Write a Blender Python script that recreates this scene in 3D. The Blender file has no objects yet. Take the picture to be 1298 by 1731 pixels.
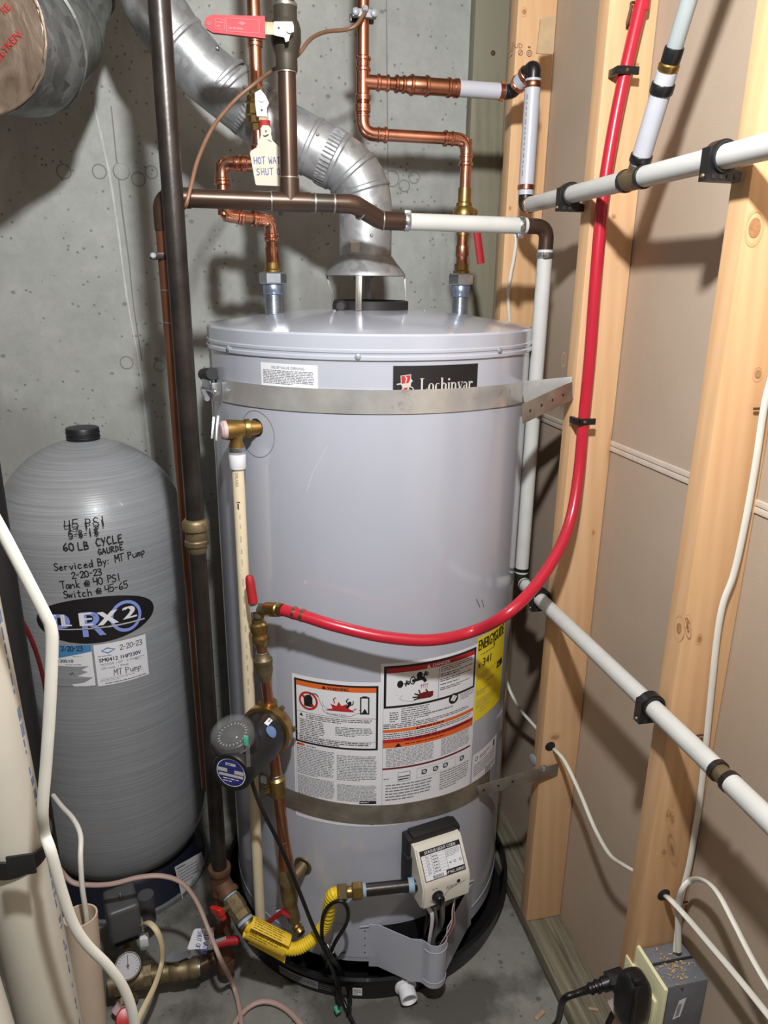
import bpy, bmesh, math, random
from mathutils import Vector as V, Matrix
from mathutils.geometry import tessellate_polygon
rnd = random.Random(7)
sc = bpy.context.scene
COL = sc.collection
# ------------------------------------------------------------------ camera (calibrated from the vanishing points)
IW, IH, F = 1298.0, 1731.0, 1225.0
CZ = 1.5                                   # lens height above the floor
def _unit(x, y): return V(((x-IW/2)/F, (y-IH/2)/F, 1)).normalized()
_d = _unit(600, 4750)                      # straight down
_y = _unit(366, 476)                       # along the right wall
_y = (_y-_d*_y.dot(_d)).normalized()
_z = -_d
_x = _y.cross(_z)
RM = Matrix((_x, _y, _z))                  # camera (x right, y down, z forward) -> world
def ray(x, y): return RM @ V(((x-IW/2)/F, (y-IH/2)/F, 1))
cam = bpy.data.cameras.new('camera'); cam.sensor_fit = 'VERTICAL'; cam.sensor_height = 36; cam.lens = F/IH*36
cam.clip_start = .02
camo = bpy.data.objects.new('camera', cam); COL.objects.link(camo); sc.camera = camo
r_, u_, b_ = RM @ V((1, 0, 0)), RM @ V((0, -1, 0)), RM @ V((0, 0, -1))
camo.matrix_world = Matrix(((r_.x, u_.x, b_.x, 0), (r_.y, u_.y, b_.y, 0), (r_.z, u_.z, b_.z, CZ), (0, 0, 0, 1)))
# ------------------------------------------------------------------ light: one bare bulb hanging just above the camera, plus an added rear fill
w = bpy.data.worlds.new('world'); sc.world = w; w.use_nodes = True
w.node_tree.nodes['Background'].inputs[0].default_value = (.95, .97, 1, 1)
w.node_tree.nodes['Background'].inputs[1].default_value = .10
lb = bpy.data.lights.new('bulb_light', 'POINT'); lb.energy = 68; lb.color = (.97, .985, 1); lb.shadow_soft_size = .032
lbo = bpy.data.objects.new('bulb_light', lb); COL.objects.link(lbo); lbo.location = (.085, .26, 2.08)
lb2 = bpy.data.lights.new('rear_fill_light', 'POINT'); lb2.energy = 4; lb2.color = (.985, .99, 1); lb2.shadow_soft_size = .2  # weak fill added behind the camera to lift the lower parts, no real fixture
lbo2 = bpy.data.objects.new('rear_fill_light', lb2); COL.objects.link(lbo2); lbo2.location = (-.25, -1.2, 2.1)
sc.view_settings.view_transform = 'Standard'; sc.view_settings.look = 'None'
sc.view_settings.exposure = 0.55; sc.view_settings.gamma = 1; sc.view_settings.use_curve_mapping = False
# ------------------------------------------------------------------ pixel helpers
def PY(x, y, Y): a = ray(x, y); return V((0, 0, CZ))+a*(Y/a.y)
def PX(x, y, X): a = ray(x, y); return V((0, 0, CZ))+a*(X/a.x)
def PZ(x, y, Z): a = ray(x, y); return V((0, 0, CZ))+a*((Z-CZ)/a.z)
HX, HY, HR = .307, 1.522, .33              # water heater axis and radius
TX, TY, TR = -.306, 1.682, .205            # pressure tank
def PC(x, y, r=HR, cx=HX, cy=HY):
    a = ray(x, y); A = a.x**2+a.y**2; B = -2*(a.x*cx+a.y*cy); C = cx*cx+cy*cy-r*r
    D = max(B*B-4*A*C, 0); return V((0, 0, CZ))+a*((-B-math.sqrt(D))/2/A)
def pyof(p):
    c = RM.transposed() @ (V(p)-V((0, 0, CZ))); return c.y/c.z*F+IH/2
def ZV(py, X, Y):                          # height on the vertical line (X,Y) that shows at row py
    lo, hi = -.5, 3.5
    for _ in range(40):
        m = (lo+hi)/2
        if pyof((X, Y, m)) > py: lo = m
        else: hi = m
    return (lo+hi)/2
# ------------------------------------------------------------------ materials
def lin(c):
    c = [x/255 for x in c]; return tuple((x/12.92 if x <= .04045 else ((x+.055)/1.055)**2.4) for x in c)
MATS = {}
class NT:
    def __init__(s, name):
        s.m = bpy.data.materials.new(name); s.m.use_nodes = True; s.t = s.m.node_tree; s.b = s.t.nodes['Principled BSDF']
        s.co = s.t.nodes.new('ShaderNodeTexCoord').outputs['Object']
    def n(s, t, **k):
        x = s.t.nodes.new('ShaderNode'+t)
        for a, b in k.items():
            if a in x.inputs: s.put(x.inputs[a], b)
            else: setattr(x, a, b)
        return x
    def put(s, i, v):
        if isinstance(v, bpy.types.NodeSocket): s.t.links.new(v, i)
        else: i.default_value = v
    def map(s, sc=(1, 1, 1), loc=(0, 0, 0), rot=(0, 0, 0)):
        x = s.n('Mapping'); s.put(x.inputs['Vector'], s.co); x.inputs['Scale'].default_value = sc
        x.inputs['Location'].default_value = loc; x.inputs['Rotation'].default_value = rot; return x.outputs[0]
    def noise(s, scale, vec=None, detail=4, rough=.55, dist=0):
        x = s.n('TexNoise', Scale=scale, Detail=detail, Roughness=rough, Distortion=dist); s.put(x.inputs['Vector'], vec or s.co); return x.outputs[0]
    def vor(s, scale, vec=None, out='Distance', feature='F1'):
        x = s.n('TexVoronoi', Scale=scale); x.feature = feature; s.put(x.inputs['Vector'], vec or s.co); return x.outputs[out]
    def ramp(s, f, stops):
        x = s.n('ValToRGB'); s.put(x.inputs[0], f); e = x.color_ramp.elements
        while len(e) < len(stops): e.new(.5)
        for i, (p, c) in enumerate(stops):
            e[i].position = p; e[i].color = (*c, 1) if len(c) == 3 else c
        return x.outputs[0]
    def mix(s, f, a, b, mode='MIX'):
        x = s.n('Mix'); x.data_type = 'RGBA'; x.blend_type = mode
        s.put(x.inputs[0], f); s.put(x.inputs[6], (*a, 1) if isinstance(a, tuple) and len(a) == 3 else a)
        s.put(x.inputs[7], (*b, 1) if isinstance(b, tuple) and len(b) == 3 else b); return x.outputs[2]
    def math(s, op, a, b=0.0):
        x = s.n('Math', operation=op); s.put(x.inputs[0], a); s.put(x.inputs[1], b); return x.outputs[0]
    def bump(s, h, st, dist=.002):
        x = s.n('Bump', Strength=st, Distance=dist); s.put(x.inputs['Height'], h); s.put(s.b.inputs['Normal'], x.outputs[0])
    def fin(s, col=None, rough=.5, metal=0., coat=0., **k):
        if col is not None: s.put(s.b.inputs['Base Color'], (*col, 1) if isinstance(col, tuple) and len(col) == 3 else col)
        s.put(s.b.inputs['Roughness'], rough); s.put(s.b.inputs['Metallic'], metal); s.b.inputs['Coat Weight'].default_value = coat
        for a, b in k.items(): s.put(s.b.inputs[a], b)
        MATS[s.m.name] = s.m; return s.m
def sh(c, k): return tuple(min(1, x*k) for x in c)
def simple(name, rgb, rough=.5, metal=0., var=.12, vs=40, bump=0., bs=120, coat=0., dark=None, **k):
    t = NT(name); c = lin(rgb)
    f = t.ramp(t.noise(vs, detail=5), [(.3, (0, 0, 0)), (.7, (1, 1, 1))])
    col = t.mix(f, sh(c, 1-var), sh(c, 1+var))
    if dark:                                # stains: (rgb, scale, threshold)
        g = t.ramp(t.noise(dark[1], detail=8, rough=.7), [(dark[2], (0, 0, 0)), (dark[2]+.12, (1, 1, 1))])
        col = t.mix(g, col, lin(dark[0]))
    if bump: t.bump(t.noise(bs, detail=3), bump)
    return t.fin(col, rough, metal, coat, **k)
simple('heater_paint', (180, 183, 194), .2, .1, .03, 3, .012, 900, coat=.5, **{'Coat Roughness': .08})
simple('heater_dark', (60, 58, 58), .5, .6, .2, 20)
t = NT('galvanized')
a = t.ramp(t.vor(70, out='Color'), [(0, lin((158, 160, 162))), (1, lin((190, 192, 193)))])
b = t.ramp(t.noise(9, detail=6), [(.35, (.74, .74, .74)), (.65, (1, 1, 1))])
t.bump(t.noise(60), .08); t.fin(t.mix(1, a, b, 'MULTIPLY'), t.ramp(t.noise(20), [(.3, (.36,)*3), (.7, (.5,)*3)]), .6)
t = NT('duct_metal')
a = t.ramp(t.vor(60, out='Color'), [(0, lin((105, 108, 108))), (1, lin((165, 168, 167)))])
b = t.ramp(t.noise(7, detail=6), [(.3, lin((120, 118, 100))), (.7, (1, 1, 1))])
t.bump(t.noise(40), .1); t.fin(t.mix(1, a, b, 'MULTIPLY'), .42, .55)
simple('strap_steel', (206, 204, 200), .26, .6, .12, 25, .05, 60, dark=((140, 134, 126), 10, .6))
simple('strap_aged', (158, 150, 138), .4, .75, .3, 22, .1, 60, dark=((190, 180, 165), 55, .66))
simple('zinc', (190, 196, 202), .28, .95, .12, 40)
simple('zinc_blue', (150, 165, 185), .3, .8, .12, 40)
simple('nickel', (150, 153, 158), .5, .2, .06, 30)
simple('copper_new', (222, 158, 132), .2, 1., .14, 30, .03, 90)
simple('copper_mid', (188, 130, 102), .3, 1., .25, 22, dark=((92, 62, 46), 30, .62))
simple('copper_old', (80, 62, 52), .34, .6, .22, 14, dark=((74, 68, 60), 9, .54))
simple('copper_brown', (126, 82, 60), .4, .6, .2, 14)
simple('valve_dark', (72, 68, 58), .45, .5, .25, 30)
simple('solder', (150, 146, 138), .4, .8, .15, 60)
simple('brass', (172, 142, 86), .32, .95, .2, 40, dark=((104, 82, 52), 35, .6))
simple('brass_old', (126, 112, 84), .5, .7, .25, 40, .2, 80, dark=((84, 72, 58), 25, .55))
simple('iron_black', (54, 49, 46), .36, .55, .3, 30, .15, 90, dark=((58, 42, 34), 11, .6))
simple('iron_rust', (98, 68, 50), .7, .35, .3, 40, .3, 90)
simple('white_pipe', (192, 192, 187), .32, 0, .05, 20, dark=((150, 148, 142), 16, .68))
simple('white_pipe_new', (180, 181, 188), .35, 0, .03, 20)
simple('poly_clear', (168, 176, 176), .3, 0, .05, 20, **{'Transmission Weight': .25})
simple('cpvc', (226, 210, 178), .4, 0, .05, 20)
simple('pvc', (200, 194, 180), .38, 0, .06, 8, dark=((184, 168, 142), 4, .6))
simple('pvc_tan', (186, 168, 148), .45, 0, .08, 12)
simple('pvc_white', (232, 232, 236), .35, 0, .04, 30)
simple('black_plastic', (22, 22, 23), .35, 0, .2, 40)
simple('black_soft', (26, 25, 26), .6, 0, .25, 30, .2, 60)
simple('black_cord', (18, 18, 19), .35, 0, .2, 40)
simple('red_pex', (180, 32, 50), .3, 0, .05, 10, coat=.2)
simple('red_vinyl', (158, 20, 30), .6, 0, .08, 30, .05, 100)
simple('red_paint', (190, 36, 32), .35, 0, .1, 30)
simple('yellow_coat', (232, 200, 40), .4, 0, .06, 30)
simple('yellow_paper', (228, 190, 52), .7, 0, .06, 30)
simple('cable_white', (210, 207, 196), .45, 0, .05, 20)
simple('cable_cream', (214, 196, 158), .5, 0, .08, 15)
simple('cable_pink', (172, 146, 136), .5, 0, .1, 15)
simple('cable_tan', (128, 96, 74), .5, .2, .12, 30)
simple('label_white', (226, 226, 230), .35, 0, .02, 10)
simple('ink_black', (26, 24, 26), .5, 0, .1, 30)
simple('ink_grey', (120, 120, 126), .5, 0, .05, 30)
simple('ink_red', (178, 40, 42), .5, 0, .05, 30)
simple('ink_darkred', (110, 24, 24), .5, 0, .05, 30)
simple('ink_orange', (222, 102, 40), .5, 0, .05, 30)
simple('ink_yellow', (236, 214, 42), .4, 0, .03, 30)
simple('ink_blue', (70, 130, 178), .45, 0, .05, 30)
simple('ink_navy', (40, 46, 110), .45, 0, .05, 30)
simple('ink_peri', (134, 152, 222), .45, 0, .04, 30)
simple('pen_blue', (70, 74, 140), .6, 0, .1, 30)
simple('ink_silver', (206, 204, 200), .35, .3, .05, 30)
simple('print_blue', (96, 124, 170), .5, 0, .2, 90)
simple('print_faint', (190, 176, 150), .5)
simple('base_navy', (24, 27, 42), .4, 0, .15, 20)
simple('switch_grey', (84, 84, 86), .45, .2, .1, 20, .03, 200)
simple('tank_cap', (28, 30, 33), .45, 0, .15, 50)
simple('ivory', (226, 220, 178), .4, 0, .03, 20)
simple('box_grey', (104, 106, 110), .55, 0, .15, 30, dark=((140, 138, 132), 60, .66))
simple('plug_grey', (164, 146, 142), .5, 0, .05, 30)
simple('cardboard', (178, 152, 116), .8, 0, .08, 40)
simple('tag_cream', (188, 182, 164), .6, 0, .03, 20)
simple('valve_white', (212, 206, 192), .4, 0, .04, 20)
simple('pump_black', (24, 24, 26), .42, 0, .15, 30, .05, 150)
simple('gauge_face', (150, 146, 150), .4, 0, .05, 30)
simple('wood_chip', (178, 148, 112), .8, 0, .15, 60)
simple('tee_pink', (196, 168, 168), .5, 0, .1, 50)
simple('aluminium_tube', (168, 166, 162), .35, .8, .1, 50)
simple('teal_tape', (70, 170, 140), .5, 0, .05, 30)
simple('ceiling_wood', (110, 100, 88), .8, 0, .2, 6)
simple('room_wall', (104, 101, 97), .85, 0, .08, 5)
simple('blue_tape', (140, 165, 185), .6, 0, .1, 60)
t = NT('clear_plastic'); t.fin((.5, .52, .53), .1, 0., .2, **{'Alpha': .09})
t = NT('foil')
a = t.ramp(t.noise(26, t.map((1, 1, .35)), detail=6, dist=1.5), [(.3, lin((176, 150, 126))), (.7, lin((232, 208, 186)))])
t.bump(t.noise(45, t.map((1, 1, .4)), detail=5, dist=1), .5, .004); t.fin(a, .28, .85)
# tank: wound fibreglass, fine horizontal strands
t = NT('tank_wound')
vec = t.map((4, 4, 420)); n1 = t.noise(1, vec, 6, .6); n2 = t.noise(7, t.map((1, 1, 1)), 5)
wv = t.n('TexWave', Scale=70., Distortion=3., Detail=2.); wv.bands_direction = 'Z'; t.put(wv.inputs['Vector'], t.map((1, 1, 1), rot=(.05, .03, 0))); t.put(wv.inputs['Detail Scale'], 1.2)
base = t.mix(t.ramp(n1, [(.35, (0, 0, 0)), (.65, (1, 1, 1))]), lin((132, 134, 137)), lin((154, 156, 159)))
base = t.mix(t.ramp(n2, [(.62, (0, 0, 0)), (.8, (.6,)*3)]), base, lin((168, 160, 146)))
t.bump(t.mix(.35, n1, wv.outputs[1]), .3, .0008); t.fin(base, .36, 0, .15)
# concrete
def concrete(name, c0, c1, pit, rough, damp=None, bias=0):
    t = NT(name)
    n = t.noise(2.2, detail=9, rough=.62); n2 = t.noise(26, detail=8, rough=.7); n3 = t.noise(5.5, t.map((1, 1, .35), loc=(3, 1, 2)), detail=6)
    col = t.mix(t.ramp(n, [(.32, (0, 0, 0)), (.68, (1, 1, 1))]), lin(c0), lin(c1))
    col = t.mix(t.ramp(n2, [(.35, (.78,)*3), (.7, (1.0,)*3)]), (0, 0, 0), col, 'MIX') if False else t.mix(.5, col, t.mix(1, col, t.ramp(n2, [(.35, (.7,)*3), (.65, (1,)*3)]), 'MULTIPLY'))
    if damp:
        col = t.mix(t.ramp(n3, [(.46+bias, (0, 0, 0)), (.58+bias, (1, 1, 1))]), col, lin(damp))
    v = t.vor(17, t.map((1, 1, 1.3)))
    msk = t.math('MULTIPLY', t.ramp(v, [(.06, (1, 1, 1)), (.13, (0, 0, 0))]), t.ramp(t.noise(6, t.map(loc=(9, 9, 9))), [(.44, (0, 0, 0)), (.5, (1, 1, 1))]))
    v2 = t.vor(55); m2 = t.math('MULTIPLY', t.ramp(v2, [(.1, (1, 1, 1)), (.2, (0, 0, 0))]), t.ramp(t.noise(9, t.map(loc=(5, 2, 9))), [(.46, (0, 0, 0)), (.52, (1, 1, 1))]))
    msk = t.math('MAXIMUM', msk, m2)
    col = t.mix(t.math('MULTIPLY', msk, .6), col, lin(pit))
    h = t.math('SUBTRACT', t.math('MULTIPLY', n2, .4), msk); t.bump(h, .5, .003)
    return t.fin(col, rough)
concrete('concrete_wall', (164, 166, 161), (186, 187, 181), (92, 92, 90), .85, (150, 150, 144), .1)
concrete('concrete_floor', (112, 110, 104), (150, 148, 142), (66, 64, 60), .6, (86, 84, 78), .0)
# wood
def wood(name, c0, c1, knot, sc_=1., green=None, seed=0):
    t = NT(name)
    vec = t.map((34*sc_, 34*sc_, 1.5*sc_), loc=(seed, seed*2, seed*3))
    g = t.noise(1, vec, 5, .6, .8)
    wv = t.n('TexWave', Scale=11., Distortion=3.2, Detail=3.); wv.bands_direction = 'DIAGONAL'
    t.put(wv.inputs['Vector'], t.map((2.2, 2.2, .16), loc=(seed, 0, seed))); t.put(wv.inputs['Detail Scale'], .8)
    f = t.mix(.16, g, wv.outputs[1])
    col = t.mix(t.ramp(f, [(.22, (0, 0, 0)), (.8, (1, 1, 1))]), lin(c0), lin(c1))
    k = t.vor(3.0, t.map((3, 3, 1.0), loc=(seed*1.7, 1, seed)))
    col = t.mix(t.math('MULTIPLY', t.ramp(k, [(.05, (1, 1, 1)), (.16, (0, 0, 0))]), .7), col, lin(knot))
    if green: col = t.mix(t.ramp(t.noise(4, detail=6), [(.4, (0, 0, 0)), (.62, (1, 1, 1))]), col, lin(green))
    t.bump(f, .25, .001); return t.fin(col, .62)
wood('pine_a', (202, 156, 110), (220, 182, 138), (140, 92, 56), seed=1)
wood('pine_b', (202, 157, 112), (220, 182, 140), (142, 96, 60), seed=4)
wood('pine_c', (198, 151, 106), (218, 178, 134), (150, 100, 64), seed=9)
wood('treated', (98, 94, 78), (152, 144, 120), (96, 86, 64), 1.2, (136, 132, 112), seed=3)
t = NT('treated_plate')
g = t.noise(1, t.map((60, 2.4, 60)), 6, .65, 1.2)
col = t.mix(t.ramp(g, [(.35, (0, 0, 0)), (.66, (1, 1, 1))]), lin((84, 76, 62)), lin((146, 138, 116)))
col = t.mix(t.ramp(t.noise(3, detail=5), [(.45, (0, 0, 0)), (.65, (.6,)*3)]), col, lin((96, 96, 84)))
t.bump(g, .5, .002); t.fin(col, .75)
t = NT('drywall_paper')
n = t.noise(1.6, detail=6); n2 = t.noise(420, detail=2)
col = t.mix(t.ramp(n, [(.3, (0, 0, 0)), (.7, (1, 1, 1))]), lin((170, 150, 130)), lin((188, 170, 150)))
col = t.mix(.35, col, t.mix(1, col, t.ramp(n2, [(.3, (.75,)*3), (.7, (1,)*3)]), 'MULTIPLY'))
t.bump(n2, .15, .0006); t.fin(col, .88)
simple('paper_edge', (206, 192, 176), .85, 0, .06, 40)
# ------------------------------------------------------------------ mesh building
ORG = {}
def thing(name, label, cat, loc=(0, 0, 0), group=None, kind=None):
    o = bpy.data.objects.new(name, None); COL.objects.link(o); o.location = loc; o.empty_display_size = .03
    o['label'] = label
    if cat: o['category'] = cat
    if group: o['group'] = group
    if kind: o['kind'] = kind
    ORG[o] = V(loc); return o
def tag(o, label, cat, group=None):
    o['label'] = label; o['category'] = cat
    if group: o['group'] = group
    return o
def frame(d, up=None):
    d = V(d).normalized(); up = V(up) if up is not None else (V((0, 0, 1)) if abs(d.z) < .9 else V((0, 1, 0)))
    a = up.cross(d)
    if a.length < 1e-5: a = V((1, 0, 0)).cross(d)
    a.normalize(); return a, d.cross(a), d
class MB:
    def __init__(s): s.v = []; s.f = []
    def add(s, vs, fs):
        k = len(s.v); s.v += [V(x) for x in vs]; s.f += [[i+k for i in f] for f in fs]; return s
    def hexa(s, p): return s.add(p, [(0, 3, 2, 1), (4, 5, 6, 7), (0, 1, 5, 4), (1, 2, 6, 5), (2, 3, 7, 6), (3, 0, 4, 7)])
    def box(s, c, size, ax=None, bev=0., seg=2):
        ax = ax or (V((1, 0, 0)), V((0, 1, 0)), V((0, 0, 1))); c = V(c)
        bm = bmesh.new(); bmesh.ops.create_cube(bm, size=1)
        for v in bm.verts: v.co = V((v.co.x*size[0], v.co.y*size[1], v.co.z*size[2]))
        if bev: bmesh.ops.bevel(bm, geom=bm.edges[:], offset=bev, segments=seg, affect='EDGES', profile=.6)
        bm.verts.index_update()
        s.add([c+ax[0]*v.co.x+ax[1]*v.co.y+ax[2]*v.co.z for v in bm.verts], [[v.index for v in f.verts] for f in bm.faces]); bm.free(); return s
    def tube(s, pts, r, n=12, ry=None, up=None, caps=True):
        pts = [V(p) for p in pts]; m = len(pts); k = len(s.v)
        rs = r if isinstance(r, (list, tuple)) else [r]*m
        a = None
        for i, p in enumerate(pts):
            d = (pts[min(i+1, m-1)]-pts[max(i-1, 0)]).normalized()
            if a is None: a, b, _ = frame(d, up)
            else:
                a = (a-d*a.dot(d)).normalized(); b = d.cross(a)
            q = (ry/r if ry and not isinstance(r, (list, tuple)) else 1)
            for j in range(n):
                t_ = 2*math.pi*j/n; s.v.append(p+a*math.cos(t_)*rs[i]+b*math.sin(t_)*rs[i]*q)
        for i in range(m-1):
            for j in range(n):
                j2 = (j+1) % n; s.f.append([k+i*n+j, k+i*n+j2, k+(i+1)*n+j2, k+(i+1)*n+j])
        if caps: s.f.append([k+j for j in range(n)][::-1]); s.f.append([k+(m-1)*n+j for j in range(n)])
        return s
    def lathe(s, prof, o, ax=(0, 0, 1), n=24, caps=True, up=None):
        a, b, d = frame(ax, up); o = V(o); k = len(s.v); m = len(prof)
        for r, h in prof:
            for j in range(n):
                t_ = 2*math.pi*j/n; s.v.append(o+d*h+a*math.cos(t_)*r+b*math.sin(t_)*r)
        for i in range(m-1):
            for j in range(n):
                j2 = (j+1) % n; s.f.append([k+i*n+j, k+i*n+j2, k+(i+1)*n+j2, k+(i+1)*n+j])
        if caps: s.f.append([k+j for j in range(n)][::-1]); s.f.append([k+(m-1)*n+j for j in range(n)])
        return s
    def prism(s, poly, o, ux, uy, d):
        o, ux, uy = V(o), V(ux).normalized(), V(uy).normalized(); nz = ux.cross(uy); n = len(poly)
        A = [o+ux*x+uy*y for x, y in poly]; s.add(A+[p+nz*d for p in A], [list(range(n))[::-1], [n+i for i in range(n)]]+[[i, (i+1) % n, n+(i+1) % n, n+i] for i in range(n)]); return s
    def sheet(s, rows, th=0.):                # grid of points, optionally thickened
        m, n = len(rows), len(rows[0]); k = len(s.v)
        for r in rows: s.v += [V(p) for p in r]
        for i in range(m-1):
            for j in range(n-1): s.f.append([k+i*n+j, k+i*n+j+1, k+(i+1)*n+j+1, k+(i+1)*n+j])
        return s
    def thick(s, rows, th):
        m, n = len(rows), len(rows[0]); R_ = [[V(p) for p in r] for r in rows]; out = []
        for i in range(m):
            for j in range(n):
                a = R_[i][min(j+1, n-1)]-R_[i][max(j-1, 0)]; b = R_[min(i+1, m-1)][j]-R_[max(i-1, 0)][j]; out.append(a.cross(b).normalized()*th*.5)
        k = len(s.v); s.v += [R_[i][j]+out[i*n+j] for i in range(m) for j in range(n)]; K2 = len(s.v); s.v += [R_[i][j]-out[i*n+j] for i in range(m) for j in range(n)]
        for i in range(m-1):
            for j in range(n-1):
                q = [i*n+j, i*n+j+1, (i+1)*n+j+1, (i+1)*n+j]; s.f.append([k+x for x in q]); s.f.append([K2+x for x in q[::-1]])
        ed = [j for j in range(n)]+[i*n+n-1 for i in range(1, m)]+[(m-1)*n+j for j in range(n-2, -1, -1)]+[i*n for i in range(m-2, 0, -1)]
        for a, b in zip(ed, ed[1:]+ed[:1]): s.f.append([k+b, k+a, K2+a, K2+b])
        return s
    def build(s, name, mat, parent=None, smooth=40, **props):
        o0 = ORG[parent] if parent else V((0, 0, 0))
        me = bpy.data.meshes.new(name); me.from_pydata([p-o0 for p in s.v], [], s.f); me.materials.append(MATS[mat] if isinstance(mat, str) else mat)
        if smooth:
            me.polygons.foreach_set('use_smooth', [True]*len(me.polygons)); me.set_sharp_from_angle(angle=math.radians(smooth))
        ob = bpy.data.objects.new(name, me); COL.objects.link(ob); ORG[ob] = o0
        if parent: ob.parent = parent
        for a, b in props.items(): ob[a] = b
        return ob
def catmull(P, n=8):
    P = [V(p) for p in P]; Q = [P[0]*2-P[1]]+P+[P[-1]*2-P[-2]]; out = []
    for i in range(1, len(Q)-2):
        a, b, c, d = Q[i-1:i+3]
        for k in range(n):
            t_ = k/n; out.append(.5*((2*b)+(c-a)*t_+(2*a-5*b+4*c-d)*t_*t_+(3*b-a-3*c+d)*t_**3))
    return out+[P[-1]]
def bend(P, r, n=7):
    P = [V(p) for p in P]; out = [P[0]]
    for i in range(1, len(P)-1):
        a, b, c = P[i-1:i+2]; u, w_ = (a-b).normalized(), (c-b).normalized()
        ang = u.angle(w_); L = min(r/math.tan(ang/2), (a-b).length*.49, (c-b).length*.49)
        p, q = b+u*L, b+w_*L
        for k in range(n+1):
            t_ = k/n; out.append(p*(1-t_)**2+b*2*t_*(1-t_)*1.0+q*t_*t_)
    return out+[P[-1]]
def seg(parent, name, mat, p, q, r, n=16, **k): return MB().tube([p, q], r, n).build(name, mat, parent, **k)
def bulge(mb, p, d, r, w_=.004, up=.0025, n=18):
    mb.lathe([(r, -w_), (r+up, -w_*.5), (r+up, w_*.5), (r, w_)], V(p), d, n, caps=False); return mb
def ring(parent, name, mat, p, d, r, h, n=20, bev=.15):
    return MB().lathe([(r*.96, -h/2), (r, -h/2*(1-bev)), (r, h/2*(1-bev)), (r*.96, h/2)], p, d, n).build(name, mat, parent)
def hexnut(parent, name, mat, p, d, r, h):
    return MB().lathe([(r*.9, -h/2), (r, -h*.38), (r, h*.38), (r*.9, h/2)], p, d, 6).build(name, mat, parent, smooth=20)
def elbow(parent, mat, a, b, c, r, R=.028, name='elbow', ends=.02):
    """press elbow at corner b between directions to a and c, with a raised bead at each end"""
    a, b, c = V(a), V(b), V(c); u, w_ = (a-b).normalized(), (c-b).normalized()
    mb = MB(); pts = bend([b+u*(R+ends), b, b+w_*(R+ends)], R, 8); mb.tube(pts, r*1.1, 18)
    for d in (u, w_):
        bulge(mb, b+d*(R+ends-.003), d, r*1.1); bulge(mb, b+d*(R+.003), d, r*1.1, .003, .0015)
    return mb.build(name, mat, parent)
# ------------------------------------------------------------------ flat printing on curved or flat faces
TC = {}
def text2d(s_):
    if s_ not in TC:
        cu = bpy.data.curves.new('t', 'FONT'); cu.body = s_; cu.size = 1; cu.resolution_u = 3; cu.fill_mode = 'BOTH'
        ob = bpy.data.objects.new('t', cu); me = ob.to_mesh()
        TC[s_] = ([(v.co.x, v.co.y) for v in me.vertices], [list(p.vertices) for p in me.polygons]); ob.to_mesh_clear()
        bpy.data.objects.remove(ob); bpy.data.curves.remove(cu)
    return TC[s_]
def slabs(poly, step, ax=0):                # cut a convex polygon into slabs so that it can follow a curved face
    lo, hi = min(p[ax] for p in poly), max(p[ax] for p in poly)
    if hi-lo <= step: return [poly]
    def clip(P, v, keep_low):
        out = []
        for a, b in zip(P, P[1:]+P[:1]):
            ia, ib = (a[ax] <= v) == keep_low, (b[ax] <= v) == keep_low
            if ia: out.append(a)
            if ia != ib: t_ = (v-a[ax])/(b[ax]-a[ax]); out.append((a[0]+(b[0]-a[0])*t_, a[1]+(b[1]-a[1])*t_))
        return out
    n = int(math.ceil((hi-lo)/step)); res = []; rest = poly
    for i in range(1, n):
        v = lo+(hi-lo)*i/n; c = clip(rest, v, True); rest = clip(rest, v, False)
        if len(c) > 2: res.append(c)
    return res+([rest] if len(rest) > 2 else [])
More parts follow.
